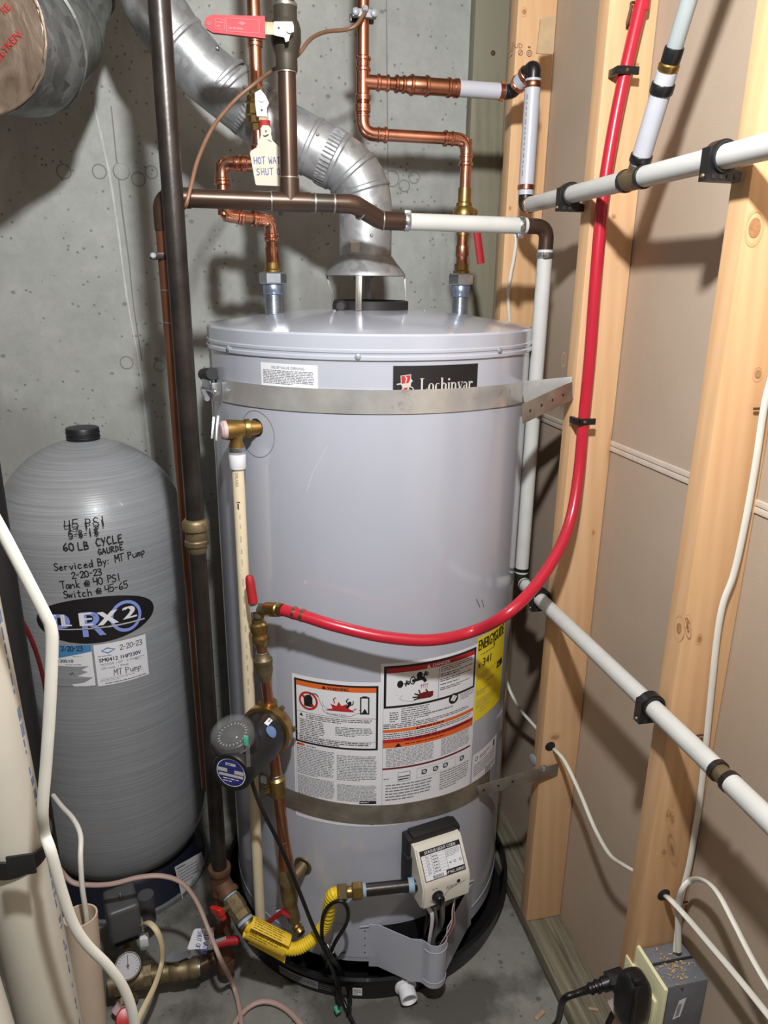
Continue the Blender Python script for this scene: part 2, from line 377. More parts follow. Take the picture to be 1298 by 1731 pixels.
class Decal:
    def __init__(s, mapf, step=.012, stepy=0): s.m = mapf; s.step = step; s.stepy = stepy; s.c = {}
    def cut(s, col, poly, L):
        for q in slabs(poly, s.step):
            for w_ in (slabs(q, s.stepy, 1) if s.stepy else [q]): s.mb(col).add([s.m(x, y, L) for x, y in w_], [list(range(len(w_)))])
    def mb(s, col): return s.c.setdefault(col, MB())
    def quad(s, col, P, L=1):
        a, b, c, d = P; n = max(1, int(max(abs(b[0]-a[0]), abs(c[0]-d[0]))/s.step)); mb = s.mb(col)
        lo = [s.m(a[0]+(b[0]-a[0])*i/n, a[1]+(b[1]-a[1])*i/n, L) for i in range(n+1)]
        hi = [s.m(d[0]+(c[0]-d[0])*i/n, d[1]+(c[1]-d[1])*i/n, L) for i in range(n+1)]
        mb.sheet([lo, hi])
    def rect(s, col, x0, y0, x1, y1, L=1): s.quad(col, [(x0, y0), (x1, y0), (x1, y1), (x0, y1)], L)
    def frame(s, col, x0, y0, x1, y1, w_, L=1):
        s.rect(col, x0, y0, x1, y0+w_, L); s.rect(col, x0, y1-w_, x1, y1, L); s.rect(col, x0, y0+w_, x0+w_, y1-w_, L); s.rect(col, x1-w_, y0+w_, x1, y1-w_, L)
    def poly(s, col, pts, L=1):
        for f in tessellate_polygon([[V((x, y, 0)) for x, y in pts]]): s.cut(col, [tuple(pts[i]) for i in f], L)
    def disc(s, col, x, y, rx, ry=None, L=1, n=20, rin=0):
        ry = ry or rx; mb = s.mb(col)
        if rin: 
            mb.sheet([[s.m(x+rx*k*math.cos(2*math.pi*i/n), y+ry*k*math.sin(2*math.pi*i/n), L) for i in range(n+1)] for k in (rin, 1)])
        else:
            m = max(1, int(2*rx/s.step)); rows = [[], []]
            for i in range(m*2+1):
                q = -1+i/m; h = math.sqrt(max(0, 1-q*q)); rows[0].append(s.m(x+rx*q, y-ry*h, L)); rows[1].append(s.m(x+rx*q, y+ry*h, L))
            if m < 5: s.poly(col, [(x+rx*math.cos(2*math.pi*i/n), y+ry*math.sin(2*math.pi*i/n)) for i in range(n)], L)
            else: mb.sheet(rows)
    def line(s, col, pts, w_, L=1):
        for (x0, y0), (x1, y1) in zip(pts[:-1], pts[1:]):
            dx, dy = x1-x0, y1-y0; l = math.hypot(dx, dy) or 1e-6; ex, ey = dx/l*w_*.35, dy/l*w_*.35; nx, ny = -dy/l*w_/2, dx/l*w_/2
            P = [(x0-ex-nx, y0-ey-ny), (x1+ex-nx, y1+ey-ny), (x1+ex+nx, y1+ey+ny), (x0-ex+nx, y0-ey+ny)]
            s.mb(col).add([s.m(x, y, L) for x, y in P], [[0, 1, 2, 3]])
    def text(s, col, tx, x, y, size, L=2, al='l', sx=1., rot=0., fat=0.):
        vs, fs = text2d(tx); wd = max([v[0] for v in vs]+[0])*size*sx; ox = {'l': 0, 'c': -wd/2, 'r': -wd}[al]; c, q = math.cos(rot), math.sin(rot)
        for dx in ([0] if not fat else [-fat, fat]):
            out = []
            for vx, vy in vs:
                X, Yq = vx*size*sx+ox+dx, vy*size; out.append((x+X*c-Yq*q, y+X*q+Yq*c))
            for f in fs: s.cut(col, [out[i] for i in f], L)
    def hand(s, col, tx, x, y, size, w_, L=1, rot=0., sp=.72, jit=.05):
        c, q = math.cos(rot), math.sin(rot); X = 0.
        for ch in tx:
            for st in GL.get(ch, []):
                jx, jy = rnd.uniform(-jit, jit), rnd.uniform(-jit, jit)
                P = [((px+jx)*size+X, (py+jy)*size) for px, py in st]; s.line(col, [(x+a*c-b*q, y+a*q+b*c) for a, b in P], w_, L)
            X += size*(.45 if ch in ' .:iI-' else sp)
        return X
    def para(s, col, x0, y0, x1, y1, n, L=1, fill=.5, last=.6, word=.006):
        dy = (y1-y0)/n
        for i in range(n):
            y = y1-dy*(i+.75); x = x0; xe = x1-(0 if i < n-1 else (x1-x0)*(1-last))-rnd.random()*(x1-x0)*.06
            while x < xe-word*.3:
                l = min(xe-x, word*(.35+1.3*rnd.random())); s.rect(col, x, y, x+l, y+dy*fill*.62, L); x += l+word*.22
    def build(s, parent, name='printing'):
        for col, mb in s.c.items(): mb.build(name, col, parent, smooth=0, kind='stuff')
def cylmap(cx, cy, R, a0, z0, h0=.0004, dh=.00025):
    def f(x, y, L):
        a = a0+x/R; r = R+h0+dh*L; return V((cx+math.sin(a)*r, cy-math.cos(a)*r, z0+y))
    return f
def planemap(o, ux, uy, h0=.0004, dh=.0002):
    o, ux, uy = V(o), V(ux).normalized(), V(uy).normalized(); n = ux.cross(uy)
    return lambda x, y, L: o+ux*x+uy*y+n*(h0+dh*L)
GL = {'0': [[(.3, 0), (.05, .25), (.07, .8), (.3, 1), (.53, .75), (.52, .2), (.3, 0)]], '1': [[(.3, 1), (.3, 0)]],
 '2': [[(.05, .75), (.2, 1), (.45, .95), (.5, .7), (.05, .02), (.58, .05)]], '3': [[(.08, .95), (.45, 1), (.5, .75), (.2, .55), (.5, .4), (.5, .1), (.25, 0), (.03, .1)]],
 '4': [[(.08, 1), (.05, .45), (.55, .5)], [(.5, 1), (.45, 0)]], '5': [[(.55, 1), (.12, .98), (.08, .55), (.4, .6), (.52, .3), (.35, .02), (.03, .05)]],
 '6': [[(.45, 1), (.12, .6), (.05, .2), (.3, 0), (.52, .2), (.4, .45), (.08, .3)]], '8': [[(.3, .52), (.08, .75), (.3, 1), (.5, .77), (.08, .25), (.3, 0), (.53, .25), (.3, .52)]],
 'A': [[(0, 0), (.28, 1), (.55, 0)], [(.1, .4), (.48, .4)]], 'B': [[(.08, 0), (.1, 1), (.42, .9), (.42, .6), (.12, .52), (.5, .42), (.48, .1), (.08, 0)]],
 'C': [[(.5, .88), (.25, 1), (.05, .55), (.2, .02), (.52, .1)]], 'D': [[(.08, 0), (.1, 1), (.45, .8), (.5, .3), (.08, 0)]], 'E': [[(.5, 1), (.1, .98), (.08, .02), (.55, .02)], [(.1, .52), (.45, .55)]],
 'F': [[(.5, 1), (.1, .98), (.08, 0)], [(.1, .52), (.42, .55)]], 'G': [[(.5, .88), (.25, 1), (.05, .5), (.2, .02), (.5, .1), (.5, .42), (.3, .42)]], 'H': [[(.08, 1), (.08, 0)], [(.5, 1), (.5, 0)], [(.08, .5), (.5, .52)]],
 'I': [[(.15, 1), (.15, 0)]], 'K': [[(.08, 1), (.08, 0)], [(.5, 1), (.1, .45), (.52, 0)]], 'L': [[(.1, 1), (.08, .02), (.52, .05)]], 'M': [[(.02, 0), (.08, 1), (.3, .4), (.5, 1), (.58, 0)]], 'N': [[(.05, 0), (.07, 1), (.48, 0), (.52, 1)]],
 'O': [[(.3, 0), (.05, .3), (.1, .8), (.3, 1), (.53, .7), (.5, .2), (.3, 0)]], 'P': [[(.08, 0), (.1, 1), (.45, .92), (.48, .6), (.1, .5)]], 'R': [[(.08, 0), (.1, 1), (.45, .92), (.45, .6), (.1, .5), (.52, 0)]],
 'S': [[(.5, .88), (.28, 1), (.08, .8), (.15, .58), (.45, .42), (.48, .15), (.25, 0), (.03, .1)]], 'T': [[(0, .97), (.58, 1)], [(.3, 1), (.27, 0)]], 'U': [[(.06, 1), (.08, .2), (.28, 0), (.5, .2), (.5, 1)]], 'V': [[(.03, 1), (.28, 0), (.55, 1)]],
 'W': [[(.02, 1), (.14, 0), (.3, .6), (.44, 0), (.58, 1)]], 'Y': [[(.05, 1), (.28, .5)], [(.52, 1), (.2, 0)]], 'a': [[(.45, .5), (.2, .55), (.06, .25), (.2, 0), (.43, .2), (.46, .52), (.5, 0)]], 'c': [[(.45, .48), (.2, .55), (.06, .25), (.2, 0), (.48, .08)]],
 'd': [[(.45, .4), (.2, .52), (.06, .25), (.2, 0), (.44, .2), (.48, 1), (.5, 0)]], 'e': [[(.08, .28), (.44, .34), (.28, .56), (.06, .28), (.2, 0), (.48, .1)]], 'h': [[(.08, 1), (.08, 0)], [(.08, .35), (.3, .55), (.45, .35), (.46, 0)]], 'i': [[(.15, .52), (.16, 0)], [(.15, .75), (.17, .8)]],
 'k': [[(.08, 1), (.08, 0)], [(.42, .55), (.1, .25), (.48, 0)]], 'm': [[(.03, 0), (.05, .5), (.2, .45), (.26, 0)], [(.26, .35), (.42, .5), (.52, .35), (.54, 0)]], 'n': [[(.06, .52), (.07, 0)], [(.07, .3), (.3, .52), (.45, .3), (.47, 0)]], 'p': [[(.08, .52), (.05, -.35)], [(.08, .4), (.35, .55), (.46, .3), (.25, .05), (.07, .12)]],
 'r': [[(.08, .52), (.1, 0)], [(.1, .3), (.28, .5), (.45, .48)]], 't': [[(.25, .95), (.22, .1), (.4, 0)], [(.05, .6), (.45, .64)]], 'u': [[(.06, .52), (.1, .08), (.3, 0), (.44, .2)], [(.46, .52), (.48, 0)]], 'v': [[(.05, .5), (.25, 0), (.45, .52)]], 'w': [[(.02, .5), (.14, 0), (.28, .4), (.42, 0), (.55, .5)]],
 'y': [[(.06, .5), (.25, .1)], [(.46, .52), (.15, -.35)]], '@': [[(.4, .5), (.25, .6), (.15, .35), (.3, .25), (.42, .55), (.45, .25), (.62, .3), (.6, .7), (.3, .85), (.02, .5), (.1, .1), (.6, .05)]], ':': [[(.1, .55), (.12, .5)], [(.1, .15), (.12, .1)]], '-': [[(.02, .45), (.3, .47)]], '.': [[(.1, .02), (.13, .05)]]}
# ================================================================== THE ROOM
YW, XR, XS = 1.98, .735, .646              # back wall, drywall, stud faces
def struct(o): o['kind'] = 'structure'; return o
fl = struct(MB().box((-.5, 0, -.05), (2.6, 4.2, .1)).build('floor', 'concrete_floor', smooth=0))
wb = struct(MB().box((-.5, YW+.06, 1.25), (2.6, .12, 2.6)).build('wall_back', 'concrete_wall', smooth=0))
struct(MB().box((-1.76, 0, 1.25), (.12, 4.2, 2.6)).build('wall_left', 'room_wall', smooth=0))
struct(MB().box((-.5, -2.06, 1.25), (2.6, .12, 2.6)).build('wall_front', 'room_wall', smooth=0))
struct(MB().box((-.5, 0, 2.56), (2.6, 4.2, .1)).build('ceiling', 'ceiling_wood', smooth=0))
def wl(px): return [PY(x, y, YW) for x, y in px]
def wallstrip(px, w_, name, mat, h=.0015, jit=0):
    P = wl(px); rows = [[], []]
    for i, p in enumerate(P):
        d = (P[min(i+1, len(P)-1)]-P[max(i-1, 0)]).normalized(); s_ = V((d.z, 0, -d.x))*w_*.5*(1+rnd.uniform(-jit, jit))
        rows[0].append(p-s_+V((0, -h, 0))); rows[1].append(p+s_+V((0, -h, 0)))
    return MB().sheet(rows).build(name, mat, wb, smooth=0)
ORG[wb] = V((0, 0, 0))
simple('sealant', (196, 198, 196), .6, 0, .1, 60)
simple('seam_grey', (132, 133, 129), .85, 0, .1, 30)
wallstrip(catmull([V((157, 160, 0)), V((168, 215, 0)), V((184, 288, 0)), V((195, 360, 0)), V((204, 430, 0)), V((221, 540, 0)), V((234, 600, 0)), V((250, 735, 0)), V((258, 830, 0))], 5) and [(157, 160), (163, 195), (170, 225), (178, 262), (184, 288), (191, 330), (196, 365), (201, 400), (206, 440), (214, 500), (222, 545), (233, 600), (240, 650), (250, 735), (262, 850)], .0055, 'crack_sealant', 'sealant', jit=.5)
wallstrip([(188, 180), (197, 270), (207, 360), (218, 440), (226, 520), (240, 610)], .003, 'form_seam', 'seam_grey', .0008, .3)
wallstrip([(653, 0), (654, 120), (655, 250), (656, 335)], .003, 'form_seam', 'seam_grey', .0008, .3)
for x, y, r in [(108, 290, 9), (168, 290, 9), (234, 303, 9), (256, 291, 8), (214, 613, 9), (270, 618, 8), (662, 302, 11), (683, 314, 8), (700, 300, 8)]:
    p = PY(x, y, YW); rr = r*1.95/1225
    MB().lathe([(rr, 0), (rr+.0025, 0), (rr+.0025, .0012), (rr, .0012)], p, (0, -1, 0), 20, caps=False).build('form_tie_mark', 'seam_grey', wb)
p = PY(205, 290, YW); MB().lathe([(.02, 0), (.017, .004), (.008, .006)], p, (0, -1, 0), 14).build('concrete_lump', 'concrete_wall', wb)
# right wall: back of the neighbour room's drywall on 2x4 studs
wr = thing('wall_right', 'stud wall with bare backs of drywall sheets', None, (XR, 1, 0), kind='structure')
MB().box((XR+.0065, .0, .6), (.013, 3.96, 1.2)).build('drywall_sheet', 'drywall_paper', wr, smooth=0)
MB().box((XR+.0065, .0, 1.856), (.013, 3.96, 1.3)).build('drywall_sheet', 'drywall_paper', wr, smooth=0)
MB().box((XR+.012, .0, 1.25), (.006, 3.96, 2.5)).build('backing_sheet', 'seam_grey', wr, smooth=0)
for z in (1.2035-.0052, 1.2035+.0052):
    MB().box((XR-.001, .0, z), (.003, 3.96, .0092), bev=.0008).build('paper_edge', 'paper_edge', wr)
for Y, m in ((.85, 'pine_c'), (1.258, 'pine_b'), (1.662, 'pine_a')):
    MB().box(((XS+XR)/2-.0008, Y+.019, 1.279), (XR-XS-.001, .038, 2.48), bev=.003).build('stud', m, wr)
MB().box(((XS+XR)/2, .0, .019), (XR-XS-.001, 3.9, .038), bev=.002).build('bottom_plate', 'treated_plate', wr)
MB().box(((XS+XR)/2-.001, YW-.0195, 1.279), (XR-XS-.002, .038, 2.48), bev=.002).build('treated_nailer', 'treated', wr)
MB().lathe([(.006, 0), (.006, .002), (.003, .004)], PY(833, 90, YW-.038), (0, -1, 0), 12).build('nail_head', 'iron_rust', wr)
simple('knot_wood', (168, 120, 80), .7, 0, .25, 160)
simple('knot_ring', (204, 160, 114), .7, 0, .1, 160)
for x, y, Y, rx, ry in ((886, 20, 1.662, .007, .008), (862, 352, 1.662, .004, .005), (1037, 366, 1.258, .006, .004), (1076, 110, 1.258, .006, .005), (1275, 385, .85, .014, .019), (1281, 632, .85, .008, .009), (1182, 1080, .85, .006, .008), (1003, 900, 1.258, .005, .008), (938, 1246, 1.258, .016, .009), (1130, 1376, .85, .007, .010), (1122, 1440, .85, .005, .007)):
    d = Decal(planemap(PY(x, y, Y-.0002), (1, 0, 0), (0, 0, 1))); d.disc('knot_ring', 0, 0, rx*1.0, ry*1.2, L=0, rin=.8, n=24); d.disc('knot_wood', 0, 0, rx*.62, ry*.62, L=1, n=16); d.build(wr, 'knot')
for x, y, X, ry in ((953, 608, XS, .008), (1148, 1062, XS, .012), (1163, 1052, XS, .007), (1137, 1385, XS, .010)):
    d = Decal(planemap(PX(x, y, XS-.0002), (0, -1, 0), (0, 0, 1))); d.disc('knot_ring', 0, 0, ry*1.1, ry*1.8, L=0, rin=.85, n=20); d.disc('knot_wood', 0, 0, ry*.5, ry*.7, L=1, n=14); d.build(wr, 'knot')
# stud grade stamp (ink on the rear stud)
p0 = PY(857, 90, 1.662); d = Decal(planemap(p0, (1, 0, 0), (0, 0, 1)))
d.text('cable_tan', 'STUD', .001, .011, .013); d.para('cable_tan', .001, .0, .018, .008, 1, fill=.7)
d.disc('cable_tan', .03, .003, .0055, rin=.75, n=16); d.line('cable_tan', [(.027, 0), (.033, .006)], .0015)
d.disc('cable_tan', .05, .003, .0065, rin=.75, n=16); d.disc('cable_tan', .05, .003, .003, rin=.6, n=12); d.para('cable_tan', .046, .011, .056, .018, 1, fill=.8); d.build(wr, 'grade_stamp')
# cardboard scrap and bent hook on the studs
co = thing('cardboard_scrap', 'small brown cardboard scrap tucked behind the black pipe elbow', 'cardboard', PY(920, 60, 1.50))
P = [PY(914, 32, 1.49), PY(938, 26, 1.49), PY(934, 92, 1.49), PY(907, 90, 1.49)]
MB().hexa([P[3], P[2], P[1], P[0]]+[q+V((0, .003, 0)) for q in (P[3], P[2], P[1], P[0])]).build('card', 'cardboard', co, smooth=0)
hk = MB().tube(catmull([PY(1062, 43, 1.252), PY(1060, 39, 1.245), PY(1066, 14, 1.243), PY(1067, 5, 1.243), PY(1072, 4, 1.248)], 5), .0022, 8)
hk.lathe([(.005, 0), (.004, .004)], PY(1064, 44, 1.258), (0, -1, 0), 10); tag(hk.build('bent_nail', 'iron_rust'), 'bent rusty nail hook driven into the stud behind the red tube', 'hook')
# ================================================================== WATER HEATER
wh = thing('water_heater', 'tall grey cylindrical gas water heater with warning labels', 'water heater', (HX, HY, 0))
HA = (HX, HY, 0)
shell = MB().lathe([(.2, .074), (HR-.004, .074), (HR, .078), (HR, .11), (HR+.0012, .112), (HR+.0012, .116), (HR, .118), (HR, 1.384)], HA, n=96, caps=False).build('shell', 'heater_paint', wh, smooth=30)
MB().lathe([(HR+.001, 1.376), (HR+.0035, 1.378), (HR+.0035, 1.383), (HR+.0015, 1.385), (HR+.0015, 1.388), (HR+.003, 1.39), (HR+.003, 1.394), (HR+.0015, 1.396), (HR+.0015, 1.417), (HR-.001, 1.4205), (HR-.006, 1.4215), (.2, 1.440), (.12, 1.447), (.075, 1.449)], HA, n=96, caps=False).build('lid', 'heater_paint', wh, smooth=30)
for x, y in [(387, 589), (605, 603), (843, 592)]:
    p = PC(x, y, HR+.0015); n_ = (p-V((HX, HY, p.z))).normalized()
    MB().lathe([(.0055, 0), (.0055, .003), (.0035, .0045)], p, n_, 8).build('lid_screw', 'nickel', wh)
for a in (-50, 70, 160):
    q = math.radians(a); MB().lathe([(.003, 0), (.003, .003)], (HX+.112*math.sin(q), HY-.112*math.cos(q), 1.447), (0, 0, 1), 8).build('lid_screw', 'nickel', wh)
for i in range(3):
    q = math.radians(20+120*i); MB().box((HX+.24*math.sin(q), HY-.24*math.cos(q), .0415), (.05, .05, .066), bev=.004).build('foot', 'heater_dark', wh)
MB().lathe([(.074, 1.446), (.078, 1.446), (.078, 1.465), (.074, 1.467), (.071, 1.462), (.071, 1.446)], HA, n=40, caps=False).build('flue_collar', 'heater_dark', wh)
MB().lathe([(.071, 1.448), (.001, 1.448)], HA, n=32, caps=False).build('flue_opening', 'black_soft', wh)
p = PY(577, 519, HY-.05); MB().lathe([(.012, 0), (.012, .01), (.008, .014)], (p.x, p.y, 1.456), (-.3, -1, 0), 14).build('collar_bolt', 'heater_dark', wh)
# --- labels
def label(nm, a0, a1, z0, z1, col='label_white', lab=None):
    a0, a1 = math.radians(a0), math.radians(a1); W_, H_ = (a1-a0)*HR, z1-z0
    m = cylmap(HX, HY, HR, a0, z0); d = Decal(m); d.rect(col, 0, 0, W_, H_, 0)
    base = d.c.pop(col).build(nm, col, wh, smooth=30)
    if lab: base['label'] = lab
    return base, d, W_, H_
b, d, W_, H_ = label('relief_label', -46.5, -26.8, 1.318, 1.3675, lab='white printed relief valve label')
d.text('ink_grey', 'RELIEF VALVE OPENING', W_*.5, H_-.009, .0062, al='c'); d.para('ink_grey', .005, .014, W_-.005, H_-.011, 9, fill=.75, word=.007); d.para('ink_grey', .005, .001, W_-.005, .011, 3, fill=.75, last=1); d.build(b)
b, d, W_, H_ = label('brand_badge', -4.75, 23.4, 1.322, 1.3695, 'ink_black', lab='black badge with red shield and silver lettering')
d.frame('ink_grey', 0, 0, W_, H_, .0006)
def loch(d, x, y, s_):                    # condensed serif capitals and lower case, drawn letter by letter
    c = 'ink_silver'; T, t_ = .15*s_, .045*s_
    def st(x0, y0, h, w_=T): d.rect(c, x0, y0, x0+w_, y0+h, 2)
    def sf(x0, y0, w_): d.rect(c, x0, y0, x0+w_, y0+t_, 2)
    def bowl(x0, y0, w_, h, a0, a1):
        P = [(math.radians(a0+(a1-a0)*i/14)) for i in range(15)]; mb = d.mb(c)
        o = [d.m(x0+w_/2+w_/2*math.cos(q), y0+h/2+h/2*math.sin(q), 2) for q in P]
        i_ = [d.m(x0+w_/2+(w_/2-t_-(T-t_)*abs(math.cos(q)))*math.cos(q), y0+h/2+(h/2-t_)*math.sin(q), 2) for q in P]; mb.sheet([o, i_])
    X = x
    st(X+.08*s_, y, s_); sf(X, y+s_-t_, .32*s_); sf(X, y, .55*s_); d.line(c, [(X+.5*s_, y+.01*s_), (X+.58*s_, y+.25*s_)], t_, 2); X += .66*s_
    bowl(X, y, .5*s_, .62*s_, 0, 360); X += .56*s_
    bowl(X, y, .46*s_, .62*s_, 50, 315); X += .47*s_
    st(X+.04*s_, y, s_); sf(X, y, .24*s_); sf(X, y+s_-t_, .12*s_); st(X+.36*s_, y, .5*s_); sf(X+.3*s_, y, .27*s_); d.line(c, [(X+.18*s_, y+.5*s_), (X+.3*s_, y+.6*s_), (X+.46*s_, y+.5*s_)], t_*1.6, 2); X += .6*s_
    st(X+.04*s_, y, .62*s_); sf(X, y, .24*s_); sf(X, y+.58*s_, .12*s_); d.disc(c, X+.11*s_, y+.86*s_, .09*s_, L=2); X += .27*s_
    st(X+.04*s_, y, .62*s_); sf(X, y, .24*s_); sf(X, y+.58*s_, .12*s_); st(X+.36*s_, y, .5*s_); sf(X+.3*s_, y, .27*s_); d.line(c, [(X+.18*s_, y+.5*s_), (X+.3*s_, y+.6*s_), (X+.46*s_, y+.5*s_)], t_*1.6, 2); X += .6*s_
    d.line(c, [(X+.1*s_, y+.58*s_), (X+.27*s_, y+.03*s_)], T*.9, 2); d.line(c, [(X+.27*s_, y+.03*s_), (X+.45*s_, y+.58*s_)], t_, 2); sf(X, y+.58*s_, .24*s_); sf(X+.34*s_, y+.58*s_, .2*s_); X += .52*s_
    st(X+.28*s_, y, .5*s_); bowl(X+.03*s_, y, .34*s_, .36*s_, 60, 330); d.line(c, [(X+.07*s_, y+.5*s_), (X+.2*s_, y+.6*s_), (X+.36*s_, y+.48*s_)], t_*1.6, 2); sf(X+.3*s_, y, .2*s_); X += .52*s_
    st(X+.04*s_, y, .62*s_); sf(X, y, .26*s_); sf(X, y+.58*s_, .12*s_); d.line(c, [(X+.17*s_, y+.45*s_), (X+.3*s_, y+.6*s_), (X+.36*s_, y+.58*s_)], t_*1.6, 2); d.disc(c, X+.37*s_, y+.52*s_, .07*s_, L=2)
loch(d, .047, .0035, .0225)
S = .001
sx0, sy0 = .0135, .0085
d.poly('ink_red', [(sx0, sy0+.022), (sx0+.017, sy0+.024), (sx0+.0165, sy0+.012), (sx0+.009, sy0-.008), (sx0+.001, sy0+.008)], 2)
d.line('ink_silver', [(sx0, sy0+.022), (sx0+.017, sy0+.024), (sx0+.0165, sy0+.012), (sx0+.009, sy0-.008), (sx0+.001, sy0+.008), (sx0, sy0+.022)], .0012, 3)
d.line('ink_silver', [(sx0-.006, sy0+.008), (sx0, sy0+.009), (sx0+.004, sy0+.006)], .0022, 3)
d.poly('ink_silver', [(sx0+.003, sy0+.009), (sx0+.013, sy0+.01), (sx0+.017, sy0+.018), (sx0+.021, sy0+.013), (sx0+.018, sy0+.011), (sx0+.017, sy0+.003), (sx0+.004, sy0+.002)], 3)
d.line('ink_silver', [(sx0+.016, sy0+.004), (sx0+.021, sy0+.002), (sx0+.022, sy0-.002)], .0016, 3); d.line('ink_silver', [(sx0+.004, sy0+.003), (sx0+.001, sy0-.004)], .0016, 3); d.line('ink_silver', [(sx0+.013, sy0+.003), (sx0+.015, sy0-.003)], .0016, 3)
d.line('ink_silver', [(sx0+.008, sy0+.010), (sx0+.010, sy0+.018), (sx0+.0075, sy0+.021)], .0022, 3)
d.build(b)
# flammable vapour warning sheet
b, d, W_, H_ = label('warning_sheet', -38.2, -6.9, .4385, .773, lab='white sheet with orange warning band and fire pictogram')
K = 'ink_black'; x0, x1, y1 = .005, W_-.006, H_-.008; y0 = H_-.152
d.frame(K, x0, y0, x1, y1, .0042, 1); ix0, ix1, iy1 = x0+.0042, x1-.0042, y1-.0042
d.rect('ink_orange', ix0, iy1-.0105, ix1, iy1, 1); d.text(K, 'WARNING', W_*.53, iy1-.0086, .0088, al='c', L=2, fat=.0003); d.poly(K, [(W_*.35, iy1-.0085), (W_*.405, iy1-.0085), (W_*.378, iy1-.0015)], 2)
cx, cy = ix0+.026, iy1-.041
d.poly(K, [(cx-.009, cy-.013), (cx+.009, cy-.013), (cx+.009, cy+.009), (cx+.004, cy+.014), (cx-.002, cy+.013), (cx-.01, cy+.008)], 1)
d.disc('ink_red', cx, cy, .0205, L=2, rin=.78, n=28); d.line('ink_red', [(cx-.014, cy+.011), (cx+.013, cy-.012)], .005, 2)
d.line(K, [(cx+.004, cy+.012), (cx+.004, cy+.018), (cx+.016, cy+.018), (cx+.021, cy+.014)], .0022, 2)
gx = [(cx+.021, cy+.014), (cx+.025, cy+.002), (cx+.03, cy-.008), (cx+.031, cy-.016), (cx+.04, cy-.022), (cx+.055, cy-.023), (cx+.07, cy-.025), (cx+.085, cy-.023), (cx+.098, cy-.016), (cx+.112, cy-.013)]
d.line(K, gx, .0008, 1); d.line(K, [(a, c_+.012) for a, c_ in gx[2:]][:7], .0006, 1)
fx, fy = cx+.034, cy-.014
d.poly('ink_red', [(fx, fy), (fx+.016, fy+.006), (fx+.012, fy+.016), (fx+.024, fy+.012), (fx+.028, fy+.022), (fx+.034, fy+.013), (fx+.044, fy+.018), (fx+.048, fy+.008), (fx+.056, fy+.004), (fx+.06, fy+.001)], 1)
d.line('ink_red', [(fx+.02, fy+.018), (fx+.018, fy+.026), (fx+.022, fy+.03)], .0022, 1); d.line('ink_red', [(fx+.058, fy+.006), (fx+.062, fy+.007)], .0015, 1); d.line('ink_red', [(fx+.068, fy+.006), (fx+.072, fy+.007)], .0015, 1)
hx, hy = fx+.05, fy+.021
d.disc(K, hx, hy, .0035, L=2); d.line(K, [(hx, hy-.003), (hx-.005, hy-.01)], .005, 2); d.line(K, [(hx-.003, hy-.003), (hx-.007, hy+.004), (hx-.003, hy+.009)], .002, 2); d.line(K, [(hx+.001, hy-.005), (hx+.006, hy-.003), (hx+.007, hy+.004)], .002, 2)
bx = ix1-.031; d.frame(K, bx, cy-.017, bx+.018, cy+.021, .0026, 2); d.rect(K, bx+.004, cy+.021, bx+.014, cy+.023, 2); d.poly(K, [(bx+.004, cy-.014), (bx+.007, cy-.008), (bx+.009, cy-.004), (bx+.012, cy-.009), (bx+.014, cy-.014)], 3)
d.text('ink_grey', 'Flammable Vapors', fx+.024, fy-.008, .0052, al='c')
hl = cy-.0275; d.rect(K, ix0, hl, ix1, hl+.0006, 1); d.poly(K, [(ix0+.006, hl-.009), (ix0+.014, hl-.009), (ix0+.01, hl-.002)], 2)
d.para(K, ix0+.02, hl-.014, ix1-.006, hl-.002, 3, fill=.6, word=.008); d.para(K, ix0+.006, y0+.02, ix0+.06, hl-.015, 9, fill=.55, word=.009, last=.8); d.para(K, W_*.5, y0+.03, ix1-.006, hl-.02, 6, fill=.55, word=.009)
d.rect(K, ix0, y0+.018, ix1, y0+.0186, 1); d.para(K, ix0+.004, y0+.005, ix1-.004, y0+.0175, 3, fill=.7, word=.008)
d.rect('ink_orange', x0+.002, y0-.0075, x0+.02, y0-.002, 1); d.para('ink_darkred', x0+.003, y0-.007, x0+.019, y0-.0025, 1, 2, .6); d.para(K, x0+.024, y0-.0075, x0+.06, y0-.003, 1, fill=.6)
for q0, q1 in ((y0-.075, y0-.009), (.058, y0-.078)):
    d.para('ink_grey', x0+.002, q0, W_*.49, q1, 17, fill=.7, word=.007); d.para('ink_grey', W_*.515, q0+.002, x1-.001, q1-.004, 16, fill=.7, word=.007)
d.rect(K, x1-.036, .0555, x1-.002, .0625, 1); d.para('label_white', x1-.034, .057, x1-.004, .061, 1, 2, .8)
d.rect('ink_grey', x0, .008, x1, .0085, 1); d.para('ink_grey', x1-.014, .003, x1-.002, .007, 1, fill=.8); d.rect('ink_grey', x0-.001, .008, x0-.0005, H_-.01, 1); d.build(b)
